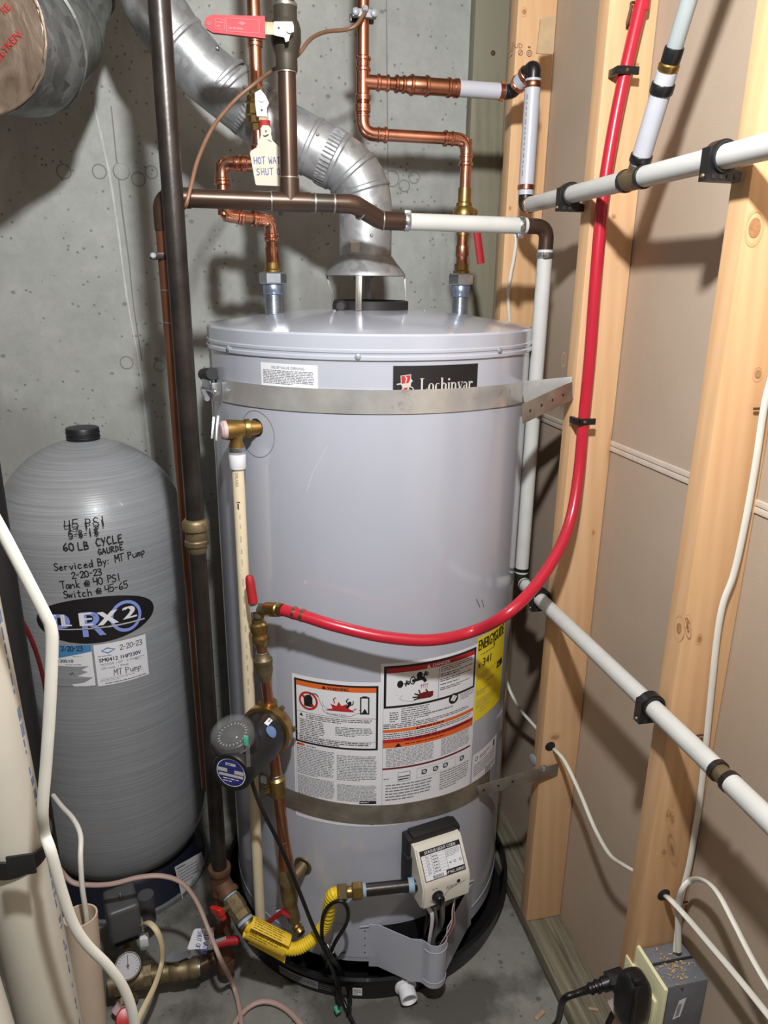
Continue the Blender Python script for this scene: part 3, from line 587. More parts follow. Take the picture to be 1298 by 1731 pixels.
# scald danger sheet
b, d, W_, H_ = label('danger_sheet', -7.2, 30.4, .4385, .8125, lab='white sheet with red danger band and scald pictogram')
x0, x1, y1 = .006, W_-.004, H_-.006; y0 = H_-.098
d.frame(K, x0, y0, x1, y1, .0048, 1); ix0, ix1, iy1 = x0+.0048, x1-.0048, y1-.0048
d.rect('ink_red', ix0, iy1-.0105, ix1, iy1, 1); d.text('label_white', 'DANGER', W_*.57, iy1-.0086, .0098, al='c', L=2, fat=.0003); d.poly('label_white', [(W_*.42, iy1-.009), (W_*.462, iy1-.009), (W_*.44, iy1-.0015)], 2)
xm = W_*.545; d.rect(K, xm, y0+.0048, xm+.0008, iy1-.0105, 1)
for i, (r0, r1) in enumerate([(iy1-.0245, iy1-.012), (iy1-.036, iy1-.027), (iy1-.047, iy1-.039), (iy1-.0545, iy1-.050), (iy1-.066, iy1-.058)]):
    d.para(K, xm+.004, r0, ix1-.003, r1, 3 if i == 0 else (1 if i == 3 else 2), fill=.62, word=.009)
kx, ky = ix0+.027, iy1-.036
d.disc(K, kx, ky, .0062, .008, L=1); d.line(K, [(kx+.008, ky), (kx+.017, ky)], .0024, 1); d.line(K, [(kx+.011, ky-.005), (kx+.013, ky+.006)], .003, 1); d.disc(K, kx+.0165, ky+.001, .003, .0045, L=2, rin=.5)
kx, ky = ix0+.066, iy1-.022
d.disc(K, kx, ky, .0062, .008, L=1); d.line(K, [(kx+.008, ky), (kx+.015, ky)], .0024, 1); d.line(K, [(kx+.01, ky-.003), (kx+.012, ky+.006)], .003, 1); d.disc(K, kx+.0155, ky+.001, .003, .0045, L=2, rin=.5)
d.disc(K, ix0+.052, iy1-.031, .006, .009, L=1, rin=.7); d.line(K, [(ix0+.053, iy1-.032), (ix0+.073, iy1-.029), (ix0+.078, iy1-.036)], .0068, 1)
for i in range(4): d.line('ink_red', [(ix0+.070+i*.004, iy1-.042), (ix0+.071+i*.004, iy1-.051)], .0009, 1)
d.line('ink_red', [(ix0+.067, iy1-.045), (ix0+.085, iy1-.044)], .001, 1)
d.line('ink_grey', [(ix0+.02, iy1-.06), (xm-.004, iy1-.036)], .0007, 1); d.line('ink_grey', [(xm-.004, iy1-.042), (ix0+.03, iy1-.062), (ix0+.026, iy1-.068), (ix0+.034, iy1-.073), (ix0+.055, iy1-.078)], .0007, 1)
hx, hy = ix0+.068, iy1-.068
d.poly('ink_darkred', [(hx-.004, hy-.006), (hx+.022, hy-.007), (hx+.028, hy-.004), (hx+.028, hy+.006), (hx+.01, hy+.008), (hx, hy+.006), (hx-.006, hy)], 2)
for q in [[(hx, hy+.005), (hx-.003, hy+.014)], [(hx-.002, hy+.003), (hx-.011, hy+.007)], [(hx-.004, hy-.001), (hx-.015, hy)], [(hx-.003, hy-.004), (hx-.012, hy-.006)], [(hx+.016, hy+.006), (hx+.012, hy+.013)]]: d.line('ink_darkred' if q[0][0] > hx-.001 else K, q, .0028, 3)
ly = y0-.004
d.disc(K, W_*.72, y0-.006, .012, L=1); d.poly('label_white', [(W_*.72-.008, y0-.008), (W_*.72+.002, y0-.013), (W_*.72+.009, y0-.003), (W_*.72-.002, y0+.003)], 2); d.line(K, [(W_*.72-.003, y0-.01), (W_*.72+.004, y0-.001)], .001, 3)
d.para('ink_grey', W_*.8, y0-.016, x1, y0-.001, 4, fill=.6); d.para(K, x0+.035, y0-.034, W_*.47, y0-.001, 7, fill=.5, word=.008); d.para(K, x0+.012, y0-.032, x0+.03, y0-.008, 5, fill=.55)
d.para('ink_grey', W_*.42, y0-.026, x1-.004, y0-.019, 1, fill=.7); d.para(K, x0, y0-.046, x1-.005, y0-.0345, 3, fill=.62, word=.009)
o1 = y0-.055; d.rect('ink_orange', x0-.001, o1, x1, o1+.0072, 1); d.para('ink_darkred', W_*.37, o1+.0005, W_*.8, o1+.0075, 1, 2, .85, word=.01); d.poly(K, [(W_*.33, o1+.001), (W_*.365, o1+.001), (W_*.347, o1+.0062)], 2)
d.para(K, x0, o1-.014, x1-.004, o1-.001, 3, fill=.6)
o2 = o1-.0235; d.rect('ink_red', x0-.001, o2, x1, o2+.0082, 1); d.para('ink_darkred', W_*.22, o2+.0003, x1-.012, o2+.009, 1, 2, .85, word=.011, last=1)
d.rect('ink_orange', x0-.001, o2-.0115, x1, o2-.0002, 1); d.poly(K, [(W_*.135, o2-.0105), (W_*.2, o2-.0105), (W_*.167, o2-.0015)], 2); d.para('ink_darkred', W_*.23, o2-.0075, W_*.95, o2-.002, 1, 2, .6, word=.01)
r3 = o2-.062
d.para('ink_grey', x0+.006, r3+.006, W_*.53, o2-.0125, 13, fill=.65, word=.008); d.para('ink_grey', W_*.6, r3+.008, x1-.006, o2-.0125, 12, fill=.65, word=.008)
d.rect('ink_darkred', x0-.001, r3, x1-.003, r3+.0042, 1)
for i, q in enumerate((.43, .55, .66, .86)):
    d.disc(K, W_*q, r3-.018, .0062, L=1, rin=.62); d.line(K, [(W_*q-.006, r3-.022), (W_*q+.006, r3-.014)], .0012, 2); d.line(K, [(W_*q-.007, r3-.012), (W_*q-.004, r3-.016)], .001, 2)
d.frame('ink_grey', W_*.35, r3-.03, W_*.78, r3-.007, .0005); d.frame(K, W_*.17, r3-.031, W_*.29, r3-.009, .0008); d.line(K, [(W_*.18, r3-.02), (W_*.28, r3-.019)], .002, 2); d.line(K, [(W_*.18, r3-.026), (W_*.27, r3-.025)], .0025, 2)
d.para('ink_grey', x0+.002, r3-.024, x0+.02, r3-.02, 1, fill=.8)
d.para('ink_grey', x0+.006, .06, W_*.52, r3-.034, 6, fill=.65, word=.008); d.para('ink_grey', W_*.6, .06, x1-.004, r3-.03, 8, fill=.65, word=.008); d.para('ink_grey', x0+.01, .006, x1-.05, .011, 1, fill=.6)
d.rect('ink_grey', x0-.001, .004, x0-.0005, y0, 1); d.rect('ink_grey', x1+.0005, .004, x1+.001, y0, 1); d.build(b)
b, d, W_, H_ = label('energy_label', 30.2, 50.4, .629, .824, 'ink_yellow', lab='yellow energy guide label')
d.text(K, 'ENERGYGUIDE', .003, H_-.03, .034, sx=.46, fat=.0009); d.poly(K, [(.058, H_-.034), (.066, H_-.034), (.062, H_-.042)], 2); d.rect(K, .0608, H_-.036, .0632, H_-.01, 2)
d.text(K, 's', .006, H_-.070, .019, fat=.0005); d.text(K, '341', .019, H_-.070, .025, fat=.0006); d.para('ink_grey', .012, H_-.045, W_-.01, H_-.037, 1, 1, .5)
d.rect(K, .004, H_-.086, W_-.004, H_-.0855, 1); d.para('ink_grey', .004, H_-.098, W_*.6, H_-.088, 2); d.rect(K, W_-.035, H_-.103, W_-.006, H_-.088, 1); d.para('ink_yellow', W_-.032, H_-.1, W_-.01, H_-.091, 1, 2, .6); d.para('ink_grey', W_*.35, H_-.115, W_*.8, H_-.107, 1); d.para('ink_grey', .006, H_-.135, W_*.5, H_-.123, 2); d.para('ink_grey', .006, .03, W_-.03, H_-.145, 6, fill=.35); d.para('ink_grey', .02, .015, W_*.5, .03, 2, fill=.3); d.build(b)
b, d, W_, H_ = label('rating_label', 31.2, 49.2, .468, .545, lab='white rating plate sticker')
d.disc(K, .013, H_-.014, .0055, L=1, rin=.75); d.para(K, .025, H_-.02, W_-.03, H_-.01, 2, fill=.55); d.para('ink_grey', .005, .02, W_-.006, H_-.025, 6, fill=.6); d.para(K, W_*.5, .004, W_-.006, .02, 3, fill=.7); d.rect(K, W_-.02, H_-.022, W_-.012, H_-.006, 1); d.build(b)
d = Decal(cylmap(HX, HY, HR, 0, 0)); simple('scuff', (196, 196, 200), .5); simple('paint_seam', (120, 121, 128), .5)
def hxy(x, y): p = PC(x, y); return (math.atan2(p.x-HX, -(p.y-HY))*HR, p.z)
d.line('scuff', [hxy(555, 752), hxy(545, 770), hxy(528, 800), hxy(519, 830)], .0012, 0); d.line('scuff', [hxy(384, 905), hxy(389, 917), hxy(394, 925), hxy(405, 930)], .0016, 0); d.line('ink_grey', [hxy(805, 1013), hxy(811, 1026)], .0025, 0); d.line('ink_grey', [hxy(814, 1014), hxy(818, 1026)], .002, 0); d.build(wh, 'scratch')
# --- temperature and pressure relief valve
q = math.radians(-49.5); n_ = V((math.sin(q), -math.cos(q), 0)); tz = 1.238; vc = V((HX, HY, tz))+n_*HR
tg = V((math.cos(q), math.sin(q), 0))
dd = Decal(cylmap(HX, HY, HR, q, tz)); dd.disc('paint_seam', 0, 0, .043, L=0, rin=.972, n=48); dd.build(wh, 'round_plate_edge')
dd = Decal(cylmap(HX, HY, HR, q, tz)); dd.disc('black_soft', 0, .012, .0165, L=1, n=24); dd.build(wh, 'relief_port')
rv = MB(); vz = tz+.012; o_ = V((vc.x, vc.y, vz)); out = (n_*.9-tg*.42).normalized()
rv.lathe([(.0135, -.01), (.0135, .012), (.017, .014), (.017, .022), (.015, .025), (.0165, .034), (.0185, .05), (.0185, .056)], o_, out, 24)
jn = o_+out*.038; rv.lathe([(.012, 0), (.013, .012), (.0115, .02), (.0145, .03), (.0145, .036)], jn, (0, 0, -1), 20)
rvo = rv.build('relief_valve', 'brass', wh)
MB().lathe([(.017, 0), (.0165, .006), (.012, .01)], o_+out*.056, out, 20).build('valve_cap', 'tee_pink', rvo)
lv = o_+out*.07; sd, upv, _ = frame(out); MB().box(lv-sd*.006+V((0, 0, .004)), (.007, .045, .004), (sd, (V((0, 0, 1))-out*.25-sd*.35).normalized(), out), bev=.001).build('test_lever', 'zinc', rvo)
MB().box(lv-sd*.012+out*.006+V((0, 0, .004)), (.004, .04, .004), (sd, (V((0, 0, 1))-out*.25-sd*.35).normalized(), out), bev=.001).build('test_lever', 'zinc', rvo)
# --- discharge pipe
dp = V((jn.x, jn.y, 0)); dpt = thing('discharge_pipe', 'cream plastic discharge pipe running down from the relief valve', 'pipe', (dp.x, dp.y, .1))
zt = jn.z-.036
MB().lathe([(.0155, 0), (.0155, -.012), (.0148, -.013)], V((dp.x, dp.y, zt+.004)), (0, 0, 1), 20).build('thread_paste', 'zinc', dpt)
MB().lathe([(.0138, -.036), (.0152, -.034), (.0155, -.012), (.0155, -.004)], V((dp.x, dp.y, zt)), (0, 0, 1), 20).build('adapter', 'pvc_white', dpt)
bot = PZ(432, 1566, .11); dtop = V((dp.x, dp.y, zt-.03)); zb = ZV(1562, dp.x, dp.y)
pp = seg(dpt, 'pipe', 'cpvc', dtop, V((dp.x, dp.y, zb)), .0112)
fd = V((-dp.x, -dp.y, 0)).normalized(); d = Decal(lambda x, y, L: V((dp.x, dp.y, 0))+Matrix.Rotation(x/.0114, 3, 'Z') @ fd*.0115+V((0, 0, y)))
d.text('ink_grey', 'SPEARS', -.006, dtop.z-.01, .0085, rot=-math.pi/2); d.text(K, 'Ever', -.005, dtop.z-.065, .0085, rot=-math.pi/2, fat=.0003)
y = dtop.z-.09
for i in range(14):
    l = rnd.uniform(.006, .02); d.rect('print_faint', -.002, y-l, .0008, y, 1); y -= l+rnd.uniform(.008, .03)
d.build(pp)
# --- gas control valve on the heater front
S_ = PC(722, 1452); ga = math.atan2(S_.x-HX, -(S_.y-HY)); gn = V((math.sin(ga), -math.cos(ga), 0)); gt = V((math.cos(ga), math.sin(ga), 0)); gz = V((0, 0, 1))
go = V((HX, HY, .352))+gn*HR                 # foot point on the shell
br = MB(); br.box(go+gn*.012+gz*.014, (.122, .032, .112), (gt, -gn, gz), bev=.005); br.box(go+gn*.014+gz*.066, (.1, .03, .02), (gt, -gn, gz), bev=.004); br.box(go+gn*.02-gt*.058-gz*.004, (.014, .03, .07), (gt, -gn, gz), bev=.003)
gv = br.build('gas_valve_bracket', 'black_soft', wh)
prof = [(.024, -.056), (.082, -.056), (.088, -.05), (.088, -.006), (.084, .004), (.046, .058), (.038, .061), (.024, .061)]
W2 = .054
bm = bmesh.new(); vs = [[bm.verts.new((sx*W2, a, c)) for a, c in prof] for sx in (-1, 1)]
n = len(prof); bm.faces.new(vs[0]); bm.faces.new(vs[1][::-1])
for i in range(n): bm.faces.new([vs[0][i], vs[1][i], vs[1][(i+1) % n], vs[0][(i+1) % n]])
bmesh.ops.recalc_face_normals(bm, faces=bm.faces[:]); bmesh.ops.bevel(bm, geom=[e for e in bm.edges if abs(e.verts[0].co.x-e.verts[1].co.x) < 1e-4 and max(e.verts[0].co.z, e.verts[1].co.z) < .06 and min(e.verts[0].co.y, e.verts[1].co.y) > .03], offset=.003, segments=3, affect='EDGES')
bm.verts.index_update(); mb = MB().add([go+gt*v.co.x+gn*v.co.y+gz*v.co.z for v in bm.verts], [[v.index for v in f.verts] for f in bm.faces]); bm.free()
gvb = mb.build('gas_valve_housing', 'valve_white', wh, smooth=35)
slo = go+gn*.084+gz*.004; su = (gn*(.046-.084)+gz*.054); SL = su.length; su.normalize()
d = Decal(planemap(slo-gt*.046+su*.004, gt, su)); LW, LH = .092, SL-.008
d.rect('ink_black', .0, .0, LW, LH, 0); d.rect('label_white', .0015, .0015, LW-.0015, LH-.0015, 1); d.rect('ink_black', .0, LH-.0095, LW, LH, 2); d.text('label_white', 'STATUS LIGHT CODE', LW*.5, LH-.0078, .0082, al='c', sx=.9, L=3, fat=.00025)
d.rect('ink_black', LW*.53, 0, LW, .0105, 2); d.text('label_white', '4" W.C. OUTLET', LW*.765, .0022, .0074, al='c', sx=.74, L=3, fat=.0002)
for i in range(7): d.rect('ink_grey', .0015, .0115+i*.0057, LW*.6, .0119+i*.0057, 2)
for x in (.011, .0225, LW*.6): d.rect('ink_black', x, .0105, x+.0006, LH-.0095, 2)
for i in range(6): d.para('ink_black', .025, .0125+i*.0057, .047, .0165+i*.0057, 1, 2, .6); d.para('ink_grey', .013, .0125+i*.0057, .021, .0165+i*.0057, 1, 2, .6)
d.para('ink_grey', LW*.62, LH-.025, LW-.004, LH-.011, 5, 2, .6); d.disc('ink_grey', LW*.78, .022, .0028, L=2, rin=.6); d.disc('ink_grey', LW*.92, .022, .0028, L=2, rin=.6); d.para('ink_black', LW*.65, .02, LW*.74, .024, 1, 2, .7)
for i in range(22): d.rect('ink_black', .018+i*.0011, .0022, .018+i*.0011+rnd.choice((.0004, .0007)), .0082, 2)
d.build(gvb, 'status_label')
d = Decal(planemap(go+gn*.088-gt*.042-gz*.046, gt, gz)); d.para('ink_grey', .008, .036, .034, .039, 1, fill=.8); d.para('ink_grey', .04, .026, .068, .034, 3, fill=.6)
arc = [(.004+.0, .012)]+[(.02+.017*math.cos(q), .018+.017*math.sin(q)) for q in [math.radians(200+i*14) for i in range(10)]]+[(.046, .024), (.06, .028), (.084, .034)]
d.line('ink_grey', arc, .0009, 1); d.line('ink_grey', [(.006, .012), (.009, .014)], .0007); d.line('ink_grey', [(.008, .005), (.011, .008)], .0007); d.build(gvb, 'dial_marks')
kn = go+gn*.088-gt*.022-gz*.028
MB().lathe([(.0125, 0), (.0125, .003), (.0105, .004), (.01, .014), (.0085, .016)], kn, gn, 20).box(kn+gn*.0175, (.004, .004, .018), (gt, gn, gz), bev=.001).build('dial', 'black_plastic', gvb)
MB().lathe([(.004, -.003), (.004, .0008), (.0028, .0012)], go+gn*.088+gt*.026-gz*.009, gn, 12).build('indicator', 'heater_dark', gvb)
for x, z in ((-.02, -.055), (.03, -.05)): MB().box(go+gn*.075+gt*x+gz*z, (.014, .016, .014), (gt, gn, gz), bev=.002).build('plug_socket', 'black_plastic', gvb)
# burner tubes and wires into the access pocket
NC = V((HX+math.sin(math.radians(10.5))*(HR+.055), HY-math.cos(math.radians(10.5))*(HR+.055), .13))
for nm, mt, x0_, x1_, r, y in (('pilot_tube', 'aluminium_tube', -.006, .004, .0042, .05), ('burner_tube', 'aluminium_tube', .014, .006, .0062, .048), ('thermopile_lead', 'iron_black', -.028, -.012, .0022, .06), ('igniter_lead', 'iron_black', -.024, -.02, .0018, .066)):
    a_ = go+gt*x0_+gn*y-gz*.055; b_ = NC+gt*x1_*.8-gn*.012
    MB().tube(catmull([a_+gz*.01, a_-gz*.04, (a_+b_)*.5+gt*(.008 if r > .003 else -.006)-gz*.02, b_+gz*.03, b_], 6), r, 10).build(nm, mt, wh)
for k, mt in enumerate(('cable_pink', 'red_pex', 'cable_white')):
    a_ = go+gt*.03+gn*.075-gz*.055
    MB().tube(catmull([a_, a_-gz*.04-gt*(.003+.002*k), a_-gz*.08-gt*(.004*k), a_-gz*.13-gt*(.012+.004*k)-gn*.012, NC+gt*(.02-.004*k)+gz*.01, NC+gt*.004*k-gz*.03], 6), .0012, 6).build('valve_wire', mt, wh)
MB().tube(catmull([go-gt*.028+gn*.07-gz*.055, go-gt*.03+gn*.068-gz*.075, go-gt*.022+gn*.072-gz*.1, NC-gt*.012+gz*.03], 6), .0042, 8, ry=.0012).build('wire_label', 'label_white', wh)
# access pocket: sheet cover flaring out from the shell with a rounded nose
zA, zB = .066, .183
def hp(a, r): a = math.radians(a); return V((HX+math.sin(a)*r, HY-math.cos(a)*r, 0))
g0 = math.degrees(ga)
plan = [hp(-10.5, HR+.001), hp(-7, HR+.003)]
nose = V((HX, HY, 0))+V((math.sin(math.radians(10.5)), -math.cos(math.radians(10.5)), 0))*(HR+.058); nd = (nose-V((HX, HY, 0))).normalized(); ns = V((-nd.y, nd.x, 0))
plan += [nose-ns*.05-nd*.012, nose-ns*.031-nd*.002]+[nose-ns*(.026*math.cos(q))+nd*(.026*math.sin(q)) for q in [math.radians(10+i*16) for i in range(11)]]+[nose+ns*.031-nd*.003, (nose+ns*.031-nd*.003).lerp(hp(33, HR+.003), .5), hp(33, HR+.003), hp(36, HR+.001)]
def topz(i): 
    f_ = i/(len(plan)-1); return zB+.006*(f_ > .8)
rows = [[p+V((0, 0, z_)) for p in plan] for z_ in (zA, zA+.012, zA+.014, zA+.05, zB-.014, zB-.012)]+[[p+V((0, 0, topz(i))) for i, p in enumerate(plan)]]
MB().thick(rows, .0016).build('access_cover', 'heater_paint', wh, smooth=40)
for zr in (zA+.014, zB-.02):
    MB().tube([nose-ns*(.0265*math.cos(q))+nd*(.0265*math.sin(q))+V((0, 0, zr)) for q in [math.radians(10+i*16) for i in range(11)]], .0016, 6).build('cover_rib', 'heater_paint', wh)
inn = MB(); bot_ = [hp(-8+i*4, HR+.001) for i in range(11)]
inn.sheet([[p+V((0, 0, zA+.02)) for p in bot_], [p+V((0, 0, zB-.005)) for p in bot_]]).build('burner_opening', 'black_soft', wh)
fan = MB().add([hp(12, HR-.01)+V((0, 0, zA+.004))]+[p+V((0, 0, zA+.004)) for p in plan], [[0, i, i+1] for i in range(1, len(plan))]); fan.build('pocket_floor', 'black_soft', wh)
d = Decal(cylmap(HX, HY, HR, math.radians(-24), .09)); d.rect('heater_paint', 0, 0, .083, .088, 3); d.build(wh, 'flat_door'); 
MB().tube([PC(608, 1567, HR+.003), PC(624, 1565, HR+.004)], .002, 6).build('door_tab', 'heater_paint', wh); MB().tube([PC(783, 1495, HR+.004), PC(800, 1488, HR+.004)], .002, 6).build('door_tab', 'heater_paint', wh)
for zz in (.105, .125, .145, .165): MB().lathe([(.0018, 0), (.0012, .0008)], hp(-12.0, HR+.0012)+V((0, 0, zz)), hp(-12, 1)-V((HX, HY, 0)), 8).build('vent_dot', 'heater_dark', wh)
# drain port of the heater
dq = PC(512, 1463); dn = (dq-V((HX, HY, dq.z))).normalized()
MB().lathe([(.021, .0), (.0205, .0022), (.015, .0015), (.0135, -.004)], dq, dn, 24).build('drain_port_trim', 'brass_old', wh)
# ================================================================== DRAIN PAN
pan = thing('drain_pan', 'black plastic drain pan under the water heater', 'drain pan', (HX, HY, 0))
MB().lathe([(.004, .004), (.35, .004), (.356, .05), (.357, .062), (.366, .062), (.366, .058), (.360, .056), (.356, .001), (.004, .001)], HA, n=96, caps=False).build('basin', 'black_plastic', pan)
q = math.radians(math.degrees(math.atan2(PZ(688, 1676, .03).x-HX, -(PZ(688, 1676, .03).y-HY)))); fn = V((math.sin(q), -math.cos(q), 0)); fo = V((HX, HY, .031))+fn*.354
MB().lathe([(.024, 0), (.024, .010), (.0185, .012), (.0185, .038), (.0165, .0385), (.0158, .036), (.0158, .02), (.001, .0195)], fo, (fn+V((0, 0, -.12))).normalized(), 28, caps=False).build('drain_adapter', 'pvc_white', pan)
MB().lathe([(.0285, -.002), (.0285, .004), (.024, .006)], fo, fn, 28).build('gasket', 'black_soft', pan)
def pansticker(x0, x1, col, pr):
    a0 = math.atan2(PC(x0, 1672, .36).x-HX, -(PC(x0, 1672, .36).y-HY)); a1 = math.atan2(PC(x1, 1668, .36).x-HX, -(PC(x1, 1668, .36).y-HY))
    d = Decal(cylmap(HX, HY, .3595, a0, .016, .0012)); W_ = (a1-a0)*.3595; d.rect(col, 0, 0, W_, .022, 0); b = d.c.pop(col).build('pan_sticker', col, pan); d.para(pr, .002, .003, W_-.002, .019, 3, 1, .5); d.build(b)
pansticker(474, 538, 'ink_grey', 'iron_black'); pansticker(539, 577, 'heater_dark', 'ink_grey'); pansticker(578, 590, 'solder', 'iron_black'); pansticker(596, 612, 'label_white', 'ink_black')
# ================================================================== SEISMIC STRAPS
def strapband(th0, th1, zf, w_, r=HR+.0016, n=60):
    rows = [[], []]
    for i in range(n+1):
        a = math.radians(th0+(th1-th0)*i/n); z = zf(math.degrees(a)); p = V((HX+math.sin(a)*r, HY-math.cos(a)*r, 0))
        rows[0].append(p+V((0, 0, z-w_/2))); rows[1].append(p+V((0, 0, z+w_/2)))
    return rows
def flat(mb, a, b, w_, th=.0014, holes=0):    # flat steel strip between two points, standing on edge
    d_ = (b-a).normalized(); u = (V((0, 0, 1))-d_*d_.z).normalized(); n_ = d_.cross(u)
    mb.box((a+b)/2, ((b-a).length, th, w_), (d_, n_, u), bev=.0005); return d_, n_, u
us = thing('upper_strap', 'shiny steel strap around the upper water heater, fixed to the middle stud', 'strap', (HX, HY, 1.305))
zf = lambda a: 1.303+.006*math.cos(math.radians(a+10))-.004*(a > 30)*(a-30)/30
tA = 52
MB().thick(strapband(-68, tA, zf, .041), .0014).build('band', 'strap_steel', us, smooth=30)
MB().thick(strapband(95, 285, lambda a: 1.303, .041), .0014).build('band', 'strap_steel', us, smooth=30)
a0 = hp(tA, HR+.0016)+V((0, 0, zf(tA))); Q = PX(962, 657, XS-.003); Q2 = V((XS-.002, 1.262, Q.z))
m1 = MB(); flat(m1, a0, V((XS-.004, 1.259, Q.z+.004)), .041); m1.build('stud_leg', 'strap_steel', us)
tail0 = V((XS-.006, 1.256, Q.z-.001)); tail1 = PY(883, 700, 1.175); m1 = MB(); dd_, nn_, uu_ = flat(m1, tail0, tail1, .036, .0016); tl = m1.build('tail', 'strap_aged', us)
for f_ in (.2, .42, .64, .86):
    c_ = tail0.lerp(tail1, f_); MB().lathe([(.0028, -.0012), (.0028, .0012)], c_, nn_, 10).build('strap_hole', 'black_soft', tl)
# tensioner at the left end
e_ = hp(-68, HR+.004)+V((0, 0, 1.303)); tl_ = V((math.cos(math.radians(-68)), math.sin(math.radians(-68)), 0)); on = V((math.sin(math.radians(-68)), -math.cos(math.radians(-68)), 0))
MB().box(e_-tl_*.004+on*.008, (.006, .018, .034), (tl_, on, V((0, 0, 1))), bev=.002).build('lug', 'zinc', us); MB().box(e_-tl_*.042+on*.008, (.006, .018, .034), (tl_, on, V((0, 0, 1))), bev=.002).build('lug', 'zinc', us)
bo = MB().tube([e_-tl_*.06+on*.012, e_+tl_*.012+on*.012], .0042, 10).build('bolt', 'zinc', us)
for f_ in (-.052, .004): hexnut(us, 'nut', 'zinc', e_+tl_*f_+on*.012, tl_, .0085, .007)
MB().box(e_-tl_*.03+on*.016+V((0, 0, .012)), (.04, .003, .016), (tl_, on, V((0, 0, 1))), bev=.001).build('lug_plate', 'zinc', us)
MB().tube([e_-tl_*.045+on*.018-V((0, 0, .004)), e_-tl_*.005+on*.026-V((0, 0, .012))], .005, 10).build('bolt', 'nickel', us)
MB().tube([hp(-88, HR+.012)+V((0, 0, 1.322)), hp(-72, HR+.010)+V((0, 0, 1.334))], .012, 12).build('foam_spacer', 'black_soft', us)
ls = thing('lower_strap', 'dull steel strap around the lower water heater below the warning labels', 'strap', (HX, HY, .45))
zl = lambda a: .477-.0006*(a+50)*(a > -50)*.35-.00030*max(0, a-10)
MB().thick(strapband(-95, 44, zl, .046), .0014).build('band', 'strap_aged', ls, smooth=30)
MB().thick(strapband(90, 265, lambda a: .46, .05), .0014).build('band', 'strap_aged', ls, smooth=30)
b0 = PC(808, 1338, HR+.004); b1 = PY(889, 1314, 1.236); b2 = PY(943, 1300, 1.2545)
m1 = MB(); dd_, nn_, uu_ = flat(m1, b0, b1, .03, .0016); flat(m1, b1-(b1-b0).normalized()*.001, b2, .03, .0016); tl = m1.build('tail', 'strap_aged', ls)
for f_ in (.12, .42, .72):
    MB().lathe([(.0028, -.0012), (.0028, .0012)], b0.lerp(b1, f_), nn_, 10).build('strap_hole', 'black_soft', tl)
MB().lathe([(.0105, 0), (.0105, .0015), (.007, .003)], PY(918, 1300, 1.252), (0, -1, 0), 16).build('washer', 'zinc', ls); hexnut(ls, 'lag_screw', 'nickel', PY(918, 1300, 1.247), (0, -1, 0), .006, .005)
MB().lathe([(.013, 0), (.013, .002), (.009, .004)], PX(901, 1284, XS-.002), (-1, -.3, 0), 14).build('washer', 'nickel', ls)
# ================================================================== DRAFT HOOD AND FLUE
FX, FY = HX-.011, HY
dh = thing('draft_hood', 'galvanized bell draft hood standing on four legs over the flue collar', 'draft hood', (FX, FY, 1.45))
zh0, zh1, zh2 = ZV(466, FX, FY-.08), ZV(432, FX, FY-.05), ZV(392, FX, FY-.05)
bell = MB().lathe([(.0815, zh0), (.0815, zh0+.003), (.077, zh0+.010), (.066, zh0+.022), (.0555, zh1-.002), (.0545, zh1), (.0535, zh1-.004), (.064, zh0+.02), (.08, zh0+.0)], (FX, FY, 0), n=48, caps=False).build('bell', 'galvanized', dh)
for px, mt in ((592, 'copper_mid'), (637, 'copper_mid'), (561, 'galvanized'), (676, 'galvanized')):
    fr = px in (592, 561); a = PY(px, 466, FY-(.06 if px == 592 else (-.06 if px == 637 else .0)))
    rr = .079; an = math.radians({592: -20, 637: 165, 561: -92, 676: 78}[px]); top = V((FX+rr*math.sin(an), FY-rr*math.cos(an), zh0+.004)); ft = V((FX+(.062 if px == 561 else .0835)*math.sin(an), FY-(.062 if px == 561 else .0835)*math.cos(an), 1.449))
    tn = V((math.cos(an), math.sin(an), 0)); nd_ = V((math.sin(an), -math.cos(an), 0)); dv = (ft-top); L_ = dv.length; dv.normalize()
    MB().box((top+ft)/2, (.012, .0016, L_), (tn, dv.cross(tn).normalized(), dv), bev=.0004).box((top+ft)/2+nd_*.001, (.003, .003, L_*.85), (tn, dv.cross(tn).normalized(), dv), bev=.001).build('leg', 'solder' if fr else 'galvanized', dh)
fpx = thing('flue_pipe', 'galvanized flue pipe rising from the draft hood and running up left', 'flue', (FX, FY, 1.6))
pth = [V((FX, FY, zh1-.006)), V((FX, FY, ZV(300, FX, FY)))]+[PY(447, 204, 1.565), PY(345, 122, 1.565), PY(296, 66, 1.565), PY(255, 2, 1.565), PY(236, -40, 1.565)]
pth.append(V((pth[-1].x-.02, 1.565, 2.5)))
FR = .0525
pth = [pth[0]]+bend([pth[0], pth[1], pth[2]], .10, 12)[1:-1]+[pth[2], pth[3]]+bend([pth[3], pth[4], pth[5]], .1, 8)[1:]+[pth[6], pth[7]]
cuts = [0, 5, 9, 13, 14, 16, len(pth)-1]
def fpos(f_): return f_
